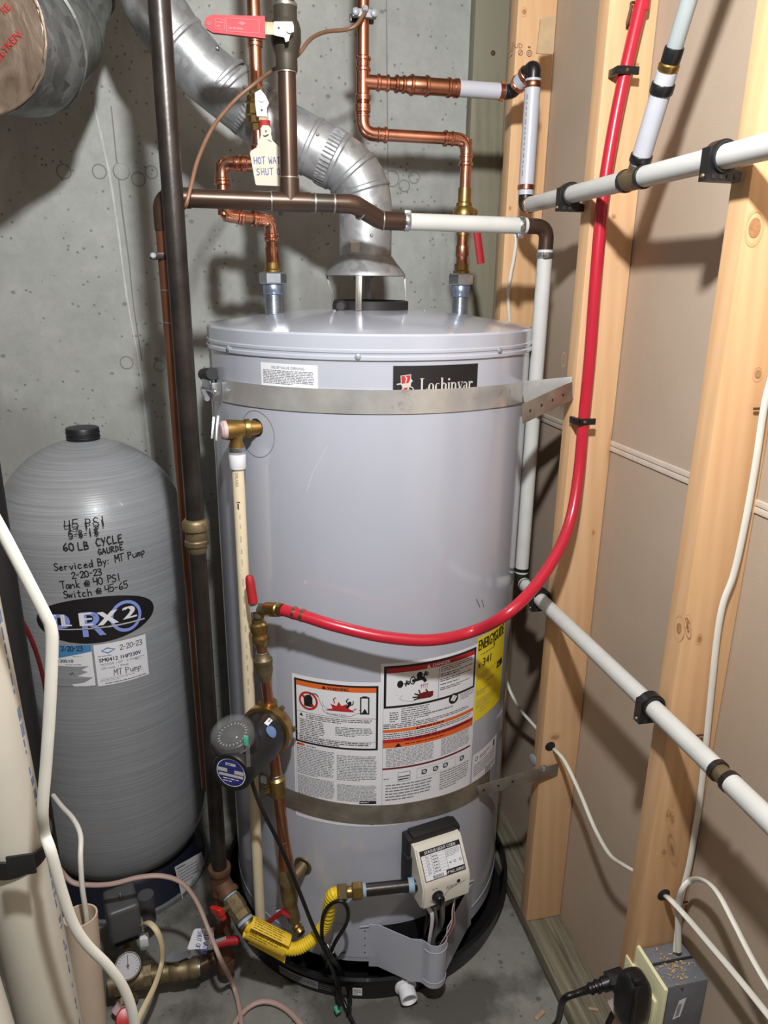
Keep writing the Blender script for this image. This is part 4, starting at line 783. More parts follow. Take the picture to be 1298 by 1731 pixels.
for k, (i, j) in enumerate(zip(cuts[:-1], cuts[1:])):
    P_ = pth[i:j+1]; rr = FR*(1+.012*(k % 2)); d1 = (P_[-1]-P_[-2]).normalized(); d0 = (P_[1]-P_[0]).normalized()
    mb = MB().tube(P_+[P_[-1]+d1*.006], rr, 40, caps=False); bulge(mb, P_[-1], d1, rr, .006, .003, 40)
    a, b = P_[0], P_[-1]
    if k == 3: bulge(mb, a.lerp(b, .36), d1, rr, .005, .0025, 40)
    if k == 4: bulge(mb, a.lerp(b, .42), d1, rr, .006, .003, 40); bulge(mb, a.lerp(b, .5), d1, rr, .004, .002, 40)
    pc = mb.build('pipe_section' if k in (0, 3, 4) else 'elbow_gore', 'galvanized', fpx)
    if k in (3, 4):
        c_ = a.lerp(b, .1 if k == 3 else .16); aa, bb, _ = frame(d1); cr = MB()
        for m_ in range(44):
            q = 2*math.pi*m_/44; o_ = aa*math.cos(q)+bb*math.sin(q); cr.tube([c_+o_*(rr+.0005)-d1*.011, c_+o_*(rr+.0018), c_+o_*(rr+.0005)+d1*.011], .0015, 4)
        cr.build('crimped_collar', 'galvanized', pc, kind='stuff')
    for m_ in range(2):
        o_ = V((0, -1, .3+.8*m_)); o_ = (o_-d1*o_.dot(d1)).normalized(); c_ = a.lerp(b, .3+.4*m_)
        if k in (0, 3, 4): MB().lathe([(.0035, 0), (.0035, .0015), (.002, .003)], c_+o_*rr, o_, 8).build('rivet', 'zinc', pc)
d = Decal(lambda x, y, L: V((FX+math.sin(-.75+x/FR)*(FR+.001), FY-math.cos(-.75+x/FR)*(FR+.001), zh1+.006+y))); d.rect('tag_cream', 0, 0, .018, .02, 0); d.build(fpx, 'paper_sticker')
# large duct stub capped with foil tape, upper left
dt = thing('metal_duct', 'large round sheet metal duct capped with printed foil tape, upper left', 'duct', PY(40, 90, 1.3))
D0, D1, D2, D3, D4 = PY(-46, 50, 1.42), PY(20, 68, 1.52), PY(58, 40, 1.64), PY(80, -30, 1.70), PY(86, -90, 1.72)
DR = .115
for k, (a, b) in enumerate(((D0, D1), (D1, D2), (D2, D3), (D3, D4), (D4, V((D4.x, D4.y, 2.47))))):
    d_ = (b-a).normalized(); mb = MB().tube([a, a.lerp(b, .5), b+d_*.03], [DR*(1+.015*(k % 2))]*3, 48, caps=False); bulge(mb, a+d_*.006, d_, DR*(1+.015*(k % 2)), .006, .004, 48); mb.build('duct_section', 'duct_metal', dt)
d_ = (D1-D0).normalized(); aa, bb, _ = frame(d_); cap = MB(); N_, M_ = 48, 9; rr_ = random.Random(3)
for m_ in range(M_+1):
    for j in range(N_):
        q = 2*math.pi*j/N_; r = DR*1.0*m_/M_; amp = rr_.uniform(-.0016, .0016)+(0 if m_ < M_ else .004*rr_.random()); cap.v.append(D0-d_*(.012*(1-(m_/M_)**2)+amp)+aa*math.cos(q)*(r+.0005)+bb*math.sin(q)*(r+.0005))
for m_ in range(M_):
    for j in range(N_): cap.f.append([m_*N_+j, (m_+1)*N_+j, (m_+1)*N_+(j+1) % N_, m_*N_+(j+1) % N_])
fo_ = cap.build('foil_cap', 'foil', dt, smooth=60)
rim = MB(); P_ = [D0+d_*.004*rr_.uniform(-1, 1)+aa*math.cos(q)*(DR+.002)+bb*math.sin(q)*(DR+.002) for q in [2*math.pi*j/64 for j in range(65)]]; rim.tube(P_, .0026, 6).build('tape_rim', 'foil', dt)
skirt = MB(); rows = [[], []]
for j in range(65):
    q = 2*math.pi*j/64; o_ = aa*math.cos(q)+bb*math.sin(q); rows[0].append(D0+o_*(DR+.0022)); rows[1].append(D0+d_*(.022+.012*rr_.random())+o_*(DR+.0022))
skirt.sheet(rows).build('tape_skirt', 'duct_metal', dt)
dr = (r_-d_*r_.dot(d_)).normalized(); du = -d_.cross(dr) if (-d_.cross(dr)).z > 0 else d_.cross(dr)
dcl = Decal(lambda x, y, L: D0-d_*(.0158+.0002*L-.012*((x*x+y*y)/DR**2))+dr*x+du*y)
for tx, x, y, s_ in (('POLYKEN', .032, -.052, .0155), ('YKEN', .018, -.008, .0145), ('RE', .064, .016, .0145), ('POLYKEN', -.04, .006, .0145), ('RED', -.02, -.072, .011)):
    dcl.text('ink_red', tx, x, y, s_, 1, rot=math.radians(38))
dcl.build(fo_, 'tape_print')
# ================================================================== COLD WATER LINE (new press copper)
def vert(X, Y, py): return V((X, Y, ZV(py, X, Y)))
UP = V((0, 0, 1))
def topfit(t_, X, Y, ys):                   # nipple stack on the heater lid; ys = rows from the lid upward
    a, b, c, d_, e = [vert(X, Y, y) for y in ys]
    mb = MB(); zz = a.z-.004; n_ = int((b.z-zz)/.0022); prof = []
    for i in range(n_*2+1): prof.append((.0168+(.0008 if i % 2 else -.0005), zz+(b.z-zz)*i/(n_*2)))
    mb.lathe([(r, h-a.z) for r, h in prof], a, UP, 24).build('threaded_nipple', 'zinc', t_)
    MB().lathe([(.018, 0), (.0195, .002), (.0195, (c-b).length-.002), (.018, (c-b).length)], b, UP, 24).build('bushing', 'zinc_blue', t_)
    hexnut(t_, 'union_nut', 'zinc', (c+d_)/2, UP, .0265, (d_-c).length)
    MB().lathe([(.0175, 0), (.0175, .004), (.0148, .006), (.0148, (e-d_).length)], d_, UP, 24).build('union_tail', 'brass', t_)
CX, CY = .506, 1.54
cw = thing('cold_water_pipe', 'bright copper cold water line with tee, dropping to the right heater nipple', 'pipe', (CX, CY, 1.45))
topfit(cw, CX, CY, (530, 502, 482, 462, 446))
Pt = vert(CX, CY, 236); cB = PY(613, 232, CY); cX2 = cB.x; cB = V((cX2, CY, Pt.z))
r34 = .0115
seg(cw, 'pipe', 'copper_mid', vert(CX, CY, 448), vert(CX, CY, 392), r34); ring(cw, 'coupling', 'copper_mid', vert(CX, CY, 425), UP, .0135, .022)
v0, v1 = vert(CX, CY, 398), vert(CX, CY, 318)
MB().lathe([(.0135, 0), (.0135, .012), (.0165, .014), (.0165, .024), (.021, .028), (.023, .04), (.021, .052), (.0165, .056), (.0165, .062), (.0135, .064), (.0135, (v1-v0).length)], v0, UP, 24).build('ball_valve', 'brass', cw)
lp = (v0+v1)/2+V((.018, .012, .002)); MB().tube([lp-V((.012, .008, 0)), lp+V((.014, .009, 0))], .007, 12).build('valve_stem', 'brass', cw)
h0 = PY(800, 360, CY+.02); h1 = PY(806, 392, CY+.03); h2 = PY(813, 446, CY+.03)
MB().box((h0+h1)/2, (.012, .0025, (h1-h0).length), ((V((1, 0, 0))), V((0, 1, 0)), (h1-h0).normalized()), bev=.0008).build('lever', 'zinc', cw)
MB().tube([h1, (h1+h2)/2, h2], .0085, 12, ry=.004, up=V((0, 1, 0))).build('lever_grip', 'red_vinyl', cw)
seg(cw, 'pipe', 'copper_new', v1-UP*.006, Pt, r34)
elbow(cw, 'copper_new', vert(CX, CY, 330), Pt, cB, r34); seg(cw, 'pipe', 'copper_new', Pt+V((-.03, 0, 0)), cB+V((.03, 0, 0)), r34); elbow(cw, 'copper_new', Pt, cB, cB+UP, r34)
teez = ZV(138, cX2, CY); T0 = V((cX2, CY, teez))
seg(cw, 'pipe', 'copper_new', cB+UP*.03, T0, r34); seg(cw, 'pipe', 'copper_mid', T0, V((cX2, CY, 2.5)), r34)
mb = MB().tube([T0-UP*.052, T0+UP*.04], r34*1.12, 20).tube([T0, T0+V((.05, 0, 0))], r34*1.12, 20)
for p_, d_ in ((T0-UP*.05, UP), (T0-UP*.03, UP), (T0+UP*.038, UP), (T0+UP*.02, UP), (T0+V((.048, 0, 0)), V((1, 0, 0))), (T0+V((.03, 0, 0)), V((1, 0, 0)))): bulge(mb, p_, d_, r34*1.12)
mb.build('tee', 'copper_new', cw)
mb = MB(); q0 = cB+UP*.052; mb.tube([q0-UP*.012, q0+UP*.016], r34*1.12, 20); bulge(mb, q0+UP*.012, UP, r34*1.12); bulge(mb, q0-UP*.004, UP, r34*1.12); mb.build('coupling', 'copper_new', cw)
wx0 = PY(768, 146, CY).x; ex = PY(868, 149, CY).x; AX = V((1, 0, 0))
seg(cw, 'pipe', 'copper_mid', T0+V((.04, 0, 0)), V((wx0-.02, CY, teez)), r34)
mb = MB(); x_ = T0.x+.062; mb.lathe([(.0135, 0), (.0135, .022), (.0165, .03), (.0165, .07), (.0158, .0705)], V((x_, CY, teez)), AX, 22)
for q_, r in ((.004, .0135), (.018, .0135), (.034, .0165), (.064, .0165)): bulge(mb, V((x_+q_, CY, teez)), AX, r)
mb.lathe([(.0155, 0), (.0155, wx0-x_-.07)], V((x_+.07, CY, teez)), AX, 22); bulge(mb, V((wx0-.012, CY, teez)), AX, .0155); mb.build('reducer', 'copper_mid', cw)
# white insulated-look plastic pipe stepping to the right wall
UX, UZ = .62, 1.652
cn = thing('white_riser_pipe', 'short new white pipe with black elbows linking copper tee to wall pipe', 'pipe', (.6, 1.5, 1.7))
WRr = .0152
E1 = V((ex-.004, CY, teez)); E2 = PY(906, 112, 1.475); E3 = V((E2.x-.004, E2.y, UZ)); E2 = V((E3.x, E2.y, E2.z))
seg(cn, 'pipe', 'white_pipe_new', V((wx0, CY, teez)), E1-AX*.016, WRr)
ring(cn, 'crimp_ring', 'copper_mid', V((wx0+.004, CY, teez)), AX, .0172, .009); ring(cn, 'crimp_ring', 'copper_new', E1-AX*.022, AX, .0172, .01)
d12 = (E2-E1).normalized()
def blackelbow(t_, a, b, c, r=.0138, R=.016): MB().tube(bend([b+(a-b).normalized()*.024, b, b+(c-b).normalized()*.024], R, 8), r, 18).build('elbow', 'black_plastic', t_)
blackelbow(cn, V((wx0, CY, teez)), E1, E2); blackelbow(cn, E1, E2, E3)
seg(cn, 'pipe', 'white_pipe_new', E1+d12*.02, E2-d12*.02, WRr); ring(cn, 'crimp_ring', 'copper_new', E1+d12*.024, d12, .0172, .009); ring(cn, 'crimp_ring', 'copper_mid', E2-d12*.024, d12, .0172, .009)
wp = seg(cn, 'pipe', 'white_pipe_new', E2-UP*.022, E3+UP*.02, WRr); ring(cn, 'crimp_ring', 'copper_mid', E2-UP*.032, UP, .0172, .011); ring(cn, 'crimp_ring', 'copper_new', E3+UP*.034, UP, .0172, .009)
d = Decal(lambda x, y, L: V((E2.x+math.sin(-1.1+x/WRr)*(WRr+.0004), E2.y-math.cos(-1.1+x/WRr)*(WRr+.0004), y))); y = E2.z-.05
while y > E3.z+.05:
    l = rnd.uniform(.004, .012); d.rect('ink_grey', 0, y-l, .0022, y, 1); y -= l+.004
d.build(wp)
blackelbow(cn, E2, E3, E3-V((0, 1, 0)))
# ================================================================== WHITE PIPE ALONG THE UPPER RIGHT WALL
uw = thing('upper_wall_pipe', 'dusty white pipe along the right wall with brass tee, above the heater top', 'pipe', (UX, 1, UZ))
yE = E3.y; AY = V((0, -1, 0)); px_ = E3.x
teeP = PX(1072, 308, px_); ty = teeP.y
seg(uw, 'pipe', 'white_pipe', V((px_, yE-.02, UZ)), V((px_, ty+.018, UZ)), .0148); seg(uw, 'pipe', 'white_pipe', V((px_, ty-.018, UZ)), V((px_, .12, UZ)), .0148)
ring(uw, 'crimp_ring', 'copper_new', V((px_, yE-.026, UZ)), AY, .0158, .007)
for s_ in (-1, 1): ring(uw, 'crimp_ring', 'black_plastic', V((px_, ty+s_*.024, UZ)), AY, .0168, .008)
bt0 = V((px_, ty, UZ)); bt1 = PX(1133, 104, px_-.012); bt1 = V((bt1.x, bt1.y, bt1.z)); bd = (bt1-bt0).normalized()
MB().tube([bt0+V((0, .02, 0)), bt0-V((0, .02, 0))], .0155, 18).tube([bt0, bt0+bd*.03], .0135, 18).build('tee', 'brass_old', uw)
bp = bt0+bd*.022; bq = bt0+bd*((bt1-bt0).length-.012)
seg(uw, 'branch_pipe', 'white_pipe_new', bp, bq, .0138); ring(uw, 'crimp_ring', 'black_plastic', bp+bd*.008, bd, .0158, .011); ring(uw, 'crimp_ring', 'black_plastic', bq-bd*.02, bd, .0158, .013)
MB().lathe([(.0125, 0), (.014, .003), (.014, .009), (.011, .012)], bq, bd, 18).build('coupling', 'brass', uw); ring(uw, 'crimp_ring', 'black_plastic', bq+bd*.02, bd, .0128, .018)
seg(uw, 'clear_tube', 'poly_clear', bq+bd*.012, bq+bd*.62, .0105)
def pipeclip(nm, X, Y, Z, lab, r=.0155):
    t_ = thing(nm, lab, 'pipe clip', (XS-.001, Y, Z), 'black pipe clips on the studs'); mb = MB()
    arc = [(r*1.32*math.cos(math.radians(a)), r*1.32*math.sin(math.radians(a))) for a in range(-40, 151, 12)]
    MB().prism([(-r*1.4, -r*1.75), (r*1.7, -r*1.75), (r*1.7, -r*1.0)]+arc+[(-r*1.4, r*.7)], V((X, Y+.008, Z)), V((1, 0, 0)), V((0, 0, 1)), .016).build('cradle', 'black_plastic', t_, smooth=30)
    MB().lathe([(r*1.02, 0), (r*1.2, 0), (r*1.2, .004), (r*1.02, .004)], V((X, Y-.0078, Z)), (0, -1, 0), 20, caps=False).build('collar', 'black_soft', t_)
    for i in range(4): MB().box((X-.0125+i*.0105, Y-.0083, Z-r*1.42), (.005, .0014, .005)).build('slot', 'heater_dark', t_, smooth=0)
    MB().lathe([(.0032, 0), (.002, .0025)], (X-r*1.4, Y, Z-r*1.35), (-1, 0, 0), 10).build('screw', 'brass_old', t_); return t_
pipeclip('pipe_clip', px_, 1.277, UZ, 'black pipe clip holding upper white pipe at the middle stud')
pipeclip('pipe_clip', px_, .868, UZ, 'black pipe clip holding upper white pipe at the nearest stud')
# ================================================================== OLD COPPER MAIN AND WHITE PIPE DOWN TO THE LOWER WALL RUN
mc = thing('copper_main', 'dull brown copper pipe with tee crossing in front of the flue', 'pipe', (0, 1.32, 1.6))
RM1 = .0148; MY = 1.32
L0 = PY(274, 336, MY); zM = PY(490, 341, MY).z; L0 = V((L0.x, MY, zM)); R0 = V((PY(590, 343, MY).x, MY, zM))
bot0 = PY(352, 1330, 1.40); TT = V((PY(490, 341, MY).x, MY, zM))
seg(mc, 'pipe', 'copper_old', L0, TT, RM1); seg(mc, 'pipe', 'copper_old', TT, R0, RM1)
MB().tube(bend([L0+V((.045, 0, 0)), L0, L0+(bot0-L0).normalized()*.05], .03, 10), RM1*1.1, 20).build('elbow', 'copper_old', mc)
seg(mc, 'pipe', 'copper_brown', L0+(bot0-L0).normalized()*.03, bot0, RM1)
dl = (bot0-L0).normalized()
for py_ in (382, 490, 545): ring(mc, 'solder_joint', 'solder', L0+dl*((ZV(py_, L0.x, L0.y)-L0.z)/dl.z), dl, RM1*1.04, .0028)
MB().tube([TT-V((.03, 0, 0)), TT+V((.034, 0, 0))], RM1*1.1, 20).tube([TT, TT+UP*.036], RM1*1.1, 20).build('tee', 'copper_old', mc)
ring(mc, 'solder_joint', 'solder', TT-V((.031, 0, 0)), AX, RM1*1.08, .003); ring(mc, 'solder_joint', 'solder', TT+V((.042, 0, 0)), AX, RM1*1.06, .003); ring(mc, 'solder_joint', 'solder', TT+UP*.0365, UP, RM1*1.08, .003)
vt = V((TT.x, MY, 2.5)); va, vb = vert(TT.x, MY, 122), vert(TT.x, MY, 4)
seg(mc, 'pipe', 'copper_old', TT+UP*.02, va+UP*.02, RM1); seg(mc, 'pipe', 'copper_old', vb, vt, RM1)
hv = (vb-va).length
vlv = MB().lathe([(.0165, 0), (.0175, .002), (.0175, .022), (.019, .026), (.021, .032), (.024, .042), (.024, hv*.62), (.021, hv*.72), (.0185, hv*.76), (.0185, hv*.97), (.0165, hv)], va, UP, 24).build('ball_valve', 'valve_dark', mc)
ring(mc, 'solder_joint', 'solder', va, UP, .0165, .004); ring(mc, 'solder_joint', 'solder', vert(TT.x, MY, 10), UP, .0192, .005)
pl = PY(481, 54, MY-.036); lx = V((.995, .0, .08)).normalized()
poly = [(-.016, .012), (.012, .014), (.014, .009), (.014, .001), (.008, -.004), (.006, -.012), (.001, -.014), (-.001, -.008), (-.016, -.006)]
MB().prism(poly, pl, V((1, 0, 0)), V((0, 0, 1)), .0022).build('lever_plate', 'nickel', mc); MB().tube([pl+V((.007, .02, .003)), pl+V((.007, -.006, .003))], .0055, 12).build('stem_nut', 'solder', mc); MB().lathe([(.0018, 0), (.0018, .0006)], pl+V((-.009, -.0023, .004)), (0, -1, 0), 8).build('pin_hole', 'black_soft', mc)
ha, hb = PY(462, 50, MY-.034), PY(448, 46, MY-.036); hc = PY(345, 39, MY-.03); hd = (hc-hb).normalized()
MB().box((ha+hb)/2, ((hb-ha).length*1.5, .0022, .017), (hd, hd.cross(UP).normalized(), hd.cross(UP).normalized().cross(hd)), bev=.0006).build('lever_neck', 'brass_old', mc)
Lh = (hc-hb).length; hw = .0155; rr_p = [(0, -hw*.95), (Lh-.012, -hw*.75), (Lh-.003, -hw*.45), (Lh, 0), (Lh-.003, hw*.45), (Lh-.012, hw*.75), (0, hw*.95)]
hu = (UP-hd*hd.z).normalized(); hn = hd.cross(hu); hn = hn if hn.y < 0 else -hn
grip = MB().prism(rr_p, hb, hd, hu, .007).build('lever_grip', 'red_vinyl', mc)
fo2 = hb-V((0, .0, 0)); nrm = hd.cross(hu); front = hb+nrm*(.007 if nrm.y < 0 else 0)
dcx = Decal(lambda x, y, L: front-hd*(-Lh+x-0)*1+hu*y+V((0, -1, 0))*(.0004+.0002*L)) if False else Decal(lambda x, y, L: hc+(hb-hc).normalized()*x+hu*y+V((0, -1, 0))*((.0074 if nrm.y < 0 else .0004)+.0002*L))
simple('vinyl_emboss', (200, 84, 90), .6)
dcx.frame('vinyl_emboss', .016, -.007, .03, .007, .0008); dcx.frame('vinyl_emboss', .032, -.009, .082, .009, .0009); dcx.para('vinyl_emboss', .036, -.007, .078, -.002, 1, 1, .9); dcx.poly('vinyl_emboss', [(.05, .003), (.056, .006), (.062, .003), (.056, .0)], 1); dcx.para('vinyl_emboss', .018, -.005, .028, .005, 2, 1, .7); dcx.disc('ink_darkred', .007, 0, .0032, L=1); dcx.build(grip, 'embossing')
# 45 degree jog and clamped white plastic section
WY = 1.37; zW = PY(780, 378, WY-.01).z; WXv = .6165
J1 = V((PY(645, 376, 1.335).x, 1.345, zW)); wA = V((PY(676, 377, 1.35).x, 1.352, zW)); wB = V((PY(890, 378, 1.365).x, 1.368, zW)); wE = V((WXv, WY, zW))
MB().tube(bend([R0-V((.02, 0, 0)), R0+V((.008, 0, 0)), J1, wA+V((.01, 0, 0))], .035, 8), RM1*1.06, 20).build('offset_bend', 'copper_old', mc)
dj = (J1-R0).normalized(); ring(mc, 'solder_joint', 'solder', R0.lerp(J1, .38), dj, RM1*1.12, .003); ring(mc, 'solder_joint', 'solder', J1+V((.004, 0, 0)), AX, RM1*1.12, .003); ring(mc, 'solder_joint', 'solder', R0-V((.026, 0, 0)), AX, RM1*1.08, .003)
wv_ = thing('white_wall_pipe', 'white pipe crossing above the heater, down its right side and along the studs', 'pipe', (WXv, WY, .9))
dW = (wB-wA).normalized(); seg(wv_, 'pipe', 'white_pipe', wA, wB, .0148)
def wormclamp(t_, p_, d_, scr):
    ring(t_, 'hose_clamp', 'zinc', p_, d_, .0166, .0105); MB().box(p_+V(scr)*.018, (.012, .008, .009), bev=.002).build('clamp_screw', 'zinc', t_)
wormclamp(wv_, wA+dW*.012, dW, (0, -.6, .75)); wormclamp(wv_, wB-dW*.012, dW, (0, -.2, -1))
MB().tube(bend([wB-dW*.004, wE, wE-UP*.05], .032, 10), RM1*.95, 20).build('elbow', 'copper_old', wv_)
zC = ZV(430, WXv, WY); zLo = PX(885, 982, .6165).z; LZ = .882
wormclamp(wv_, V((WXv, WY, zC-.002)), UP, (-.3, -1, 0)); seg(wv_, 'pipe', 'white_pipe', V((WXv, WY, zC+.008)), V((WXv, WY, LZ+.02)), .0146)
ring(wv_, 'crimp_ring', 'black_plastic', V((WXv, WY, LZ+.028)), UP, .0158, .007)
LX = .622; Lc = V((WXv, WY, LZ)); L1 = V((LX, WY-.05, LZ)); MB().tube(bend([Lc+UP*.026, Lc, L1], .018, 8), .0135, 18).build('elbow', 'iron_black', wv_)
jy = PX(1222, 1318, LX).y
seg(wv_, 'pipe', 'white_pipe', V((WXv, WY-.018, LZ)), V((LX, jy+.012, LZ)), .0143); seg(wv_, 'pipe', 'white_pipe', V((LX, jy-.012, LZ)), V((LX, .1, LZ)), .0143)
ring(wv_, 'coupling', 'brass_old', V((LX, jy, LZ)), AY, .0128, .026)
for q_ in (-.012, .012): ring(wv_, 'crimp_ring', 'iron_black', V((LX, jy+q_, LZ)), AY, .0156, .008)
ring(wv_, 'crimp_ring', 'zinc', V((WXv, WY-.026, LZ)), AY, .0152, .006)
pipeclip('pipe_clip', LX, 1.277, LZ, 'black pipe clip holding lower white pipe at the middle stud')
pipeclip('pipe_clip', LX, .868, LZ, 'black pipe clip holding lower white pipe at the nearest stud')
# ================================================================== HOT WATER LINE
HNX, HNY = .108, 1.504
hw_ = thing('hot_water_pipe', 'copper hot water line with S bend above the left heater nipple', 'pipe', (HNX, HNY, 1.45))
topfit(hw_, HNX, HNY, (532, 498, 480, 460, 444))
zS = ZV(372, HNX, HNY); S1 = V((HNX, HNY, zS)); S2 = PY(379, 368, 1.475); S2 = V((S2.x, 1.475, zS+.004)); S3 = V((S2.x, S2.y, ZV(276, S2.x, S2.y))); S4 = PY(438, 270, 1.46); S4 = V((S4.x, 1.46, S3.z)); S5 = V((S4.x, S4.y, 2.5))
rh = .0115
seg(hw_, 'pipe', 'copper_mid', vert(HNX, HNY, 446), S1-UP*.02, rh); ring(hw_, 'coupling', 'copper_mid', vert(HNX, HNY, 432), UP, .0132, .03)
elbow(hw_, 'copper_new', S1-UP, S1, S2, rh, .024, ends=.014); elbow(hw_, 'copper_new', S1, S2, S3, rh, .024, ends=.012); elbow(hw_, 'copper_new', S2, S3, S4, rh, .024, ends=.012); elbow(hw_, 'copper_new', S3, S4, S5, rh, .02, ends=.01)
seg(hw_, 'pipe', 'copper_mid', S1, S2, rh*.98); seg(hw_, 'pipe', 'copper_mid', S2, S3, rh*.98); seg(hw_, 'pipe', 'copper_mid', S3, S4, rh*.98)
va, vb = vert(S4.x, S4.y, 222), vert(S4.x, S4.y, 148); seg(hw_, 'pipe', 'copper_new', S4, va+UP*.012, rh*.98); seg(hw_, 'pipe', 'copper_mid', vb-UP*.01, S5, rh*.98)
hh = (vb-va).length
MB().lathe([(.013, 0), (.013, hh*.16), (.0165, hh*.18), (.0165, hh*.34), (.019, hh*.38), (.019, hh*.6), (.0165, hh*.64), (.018, hh*.66), (.018, hh*.8), (.013, hh*.84), (.013, hh)], va, UP, 8).build('ball_valve', 'brass', hw_, smooth=30)
for py_ in (48, 68, 76): ring(hw_, 'press_ring', 'copper_mid', vert(S4.x, S4.y, py_), UP, .0135, .006)
pl = PY(443, 178, 1.43); poly = [(-.012, .02), (-.004, .026), (.006, .016), (.012, .004), (.008, -.004), (.008, -.018), (-.010, -.018), (-.012, 0)]
MB().prism(poly, pl, V((1, 0, 0)), V((0, 0, 1)), .0022).build('lever_plate', 'nickel', hw_); MB().tube([pl+V((-.001, .03, .01)), pl+V((-.001, -.005, .01))], .0055, 12).build('stem_nut', 'solder', hw_); MB().lathe([(.0018, 0), (.0018, .0006)], pl+V((-.001, -.0023, -.008)), (0, -1, 0), 8).build('pin_hole', 'black_soft', hw_)
a_, b_2, c_2 = PY(444, 192, 1.43), PY(447, 203, 1.432), PY(450, 262, 1.44)
MB().box((a_+b_2)/2, (.017, .0022, (b_2-a_).length*1.3), (AX, V((0, 1, 0)), UP), bev=.0006).build('lever_neck', 'brass_old', hw_)
MB().tube([b_2, b_2.lerp(c_2, .5), c_2], .0095, 12, ry=.0042, up=V((0, 1, 0))).build('lever_grip', 'red_vinyl', hw_)
# tag reading HOT WATER SHUT OFF
tg1 = thing('valve_tag', 'cream paper tag reading HOT WATER SHUT OFF on the lever', 'tag', PY(455, 260, 1.405))
to = PY(455, 314, 1.408); tw = .031; poly = [(-.024, .002), (-.022, 0), (.038, 0), (.041, .003), (.043, .045), (.041, .052), (.02, .062), (.008, .072), (.006, .08), (.006, .09), (.002, .095), (-.008, .095), (-.012, .09), (-.012, .08), (-.014, .072), (-.02, .06), (-.03, .054), (-.0315, .05)]
tb = MB().prism(poly, to, V((1, 0, 0)), V((0, -.05, 1)), .0012).build('card', 'tag_cream', tg1, smooth=0)
d = Decal(planemap(to, V((1, 0, 0)), V((0, -.05, 1)), .0016)); d.hand('pen_blue', 'HOT WATER', -.0255, .034, .0105, .0012, sp=.68, rot=.05); d.hand('pen_blue', 'SHUT OFF', -.021, .0165, .0105, .0012, sp=.72, rot=.05); d.disc('iron_black', -.003, .086, .0018, L=1); d.build(tb, 'handwriting')
MB().tube(catmull([to+V((-.012, -.002, .08)), to+V((-.004, -.006, .078)), to+V((.004, -.003, .083)), to+V((.008, .004, .084)), to+V((.0, -.004, .074)), to+V((.006, -.004, .07))], 5), .0009, 6).build('tie_string', 'black_cord', tg1)
# ground wire and clamps
gc = thing('ground_clamp', 'nickel ground clamp on the copper riser right of the valve', 'clamp', vert(cX2, CY, 27))
gp = vert(cX2, CY, 27); MB().box(gp+V((0, -.012, 0)), (.046, .012, .014), bev=.003).build('jaw', 'nickel', gc); MB().box(gp+V((0, .014, -.001)), (.046, .01, .014), bev=.003).build('jaw', 'iron_black', gc)
for s_ in (-1, 1): MB().lathe([(.0065, 0), (.0065, .004), (.004, .006)], gp+V((s_*.017, -.018, 0)), (0, -1, 0), 12).build('screw', 'nickel', gc)
MB().lathe([(.006, -.004), (.006, .006), (.004, .008)], gp+V((0, -.018, .004)), (0, -1, .3), 10).build('screw', 'nickel', gc)
wz = catmull([gp+V((0, -.024, .0)), PY(602, 42, 1.5), PY(585, 50, 1.5), PY(550, 54, 1.47), PY(525, 66, 1.42), PY(506, 90, 1.375), PY(488, 106, 1.365), PY(462, 118, 1.385), PY(430, 142, 1.405), PY(395, 172, 1.40), PY(360, 215, 1.37), PY(335, 268, 1.33), PY(322, 318, 1.30), PY(315, 345, 1.295), PY(310, 352, 1.31)], 6)
tag(MB().tube(wz, .0033, 10).build('ground_wire', 'cable_tan'), 'thin brown wire drooping from the clamp across the old copper pipe', 'wire')
gc2 = thing('ground_clamp', 'small steel clamp on the old copper pipe beside the iron pipe', 'clamp', PY(266, 433, 1.34))
gp = L0+dl*((ZV(433, L0.x, L0.y)-L0.z)/dl.z); MB().box(gp+V((-.006, -.012, 0)), (.04, .008, .011), bev=.002).build('jaw', 'iron_black', gc2); MB().box(gp+V((-.006, .017, 0)), (.04, .006, .011), bev=.002).build('jaw', 'iron_black', gc2)
for s_ in (-1, 1): MB().lathe([(.005, 0), (.005, .005), (.003, .007)], gp+V((-.006+s_*.014, -.016, 0)), (0, -1, 0), 10).build('screw', 'nickel', gc2)
# ================================================================== BLACK IRON GAS PIPE
IX, IY = -.0597, 1.27
ip = thing('iron_gas_pipe', 'black iron gas pipe running top to bottom between tank and heater', 'pipe', (IX, IY, .1))
def iv(py): return V((IX, IY, ZV(py, IX, IY)))
zt_ = iv(1488)
seg(ip, 'pipe', 'iron_black', V((IX, IY, 2.5)), iv(882), .0164, 20); seg(ip, 'pipe', 'iron_black', iv(920), zt_, .0155, 20)
u0 = iv(928); uh = iv(878).z-u0.z
MB().lathe([(.0155, -.006), (.018, 0), (.018, uh*.12), (.0215, uh*.16), (.0215, uh*.3), (.0195, uh*.34), (.0195, uh*.62), (.0235, uh*.68), (.0235, uh*.92), (.0205, uh), (.0172, uh+.002)], u0, UP, 20).build('union', 'brass_old', ip)
BE = PY(420, 1566, 1.195); bd = (BE-zt_).normalized(); BL = (BE-zt_).length
MB().tube([zt_+UP*.034, zt_-UP*.03], .0205, 20).tube([zt_, zt_+bd*.034], .0195, 20).lathe([(.023, -.006), (.024, 0), (.023, .006)], zt_+UP*.03, UP, 20).lathe([(.022, -.006), (.023, 0), (.022, .006)], zt_+bd*.03, bd, 20).build('tee', 'iron_rust', ip)
seg(ip, 'drip_leg', 'iron_rust', zt_-UP*.03, V((IX, IY, .07)), .0155, 18); ring(ip, 'drip_cap', 'iron_rust', V((IX, IY, .062)), UP, .019, .03)
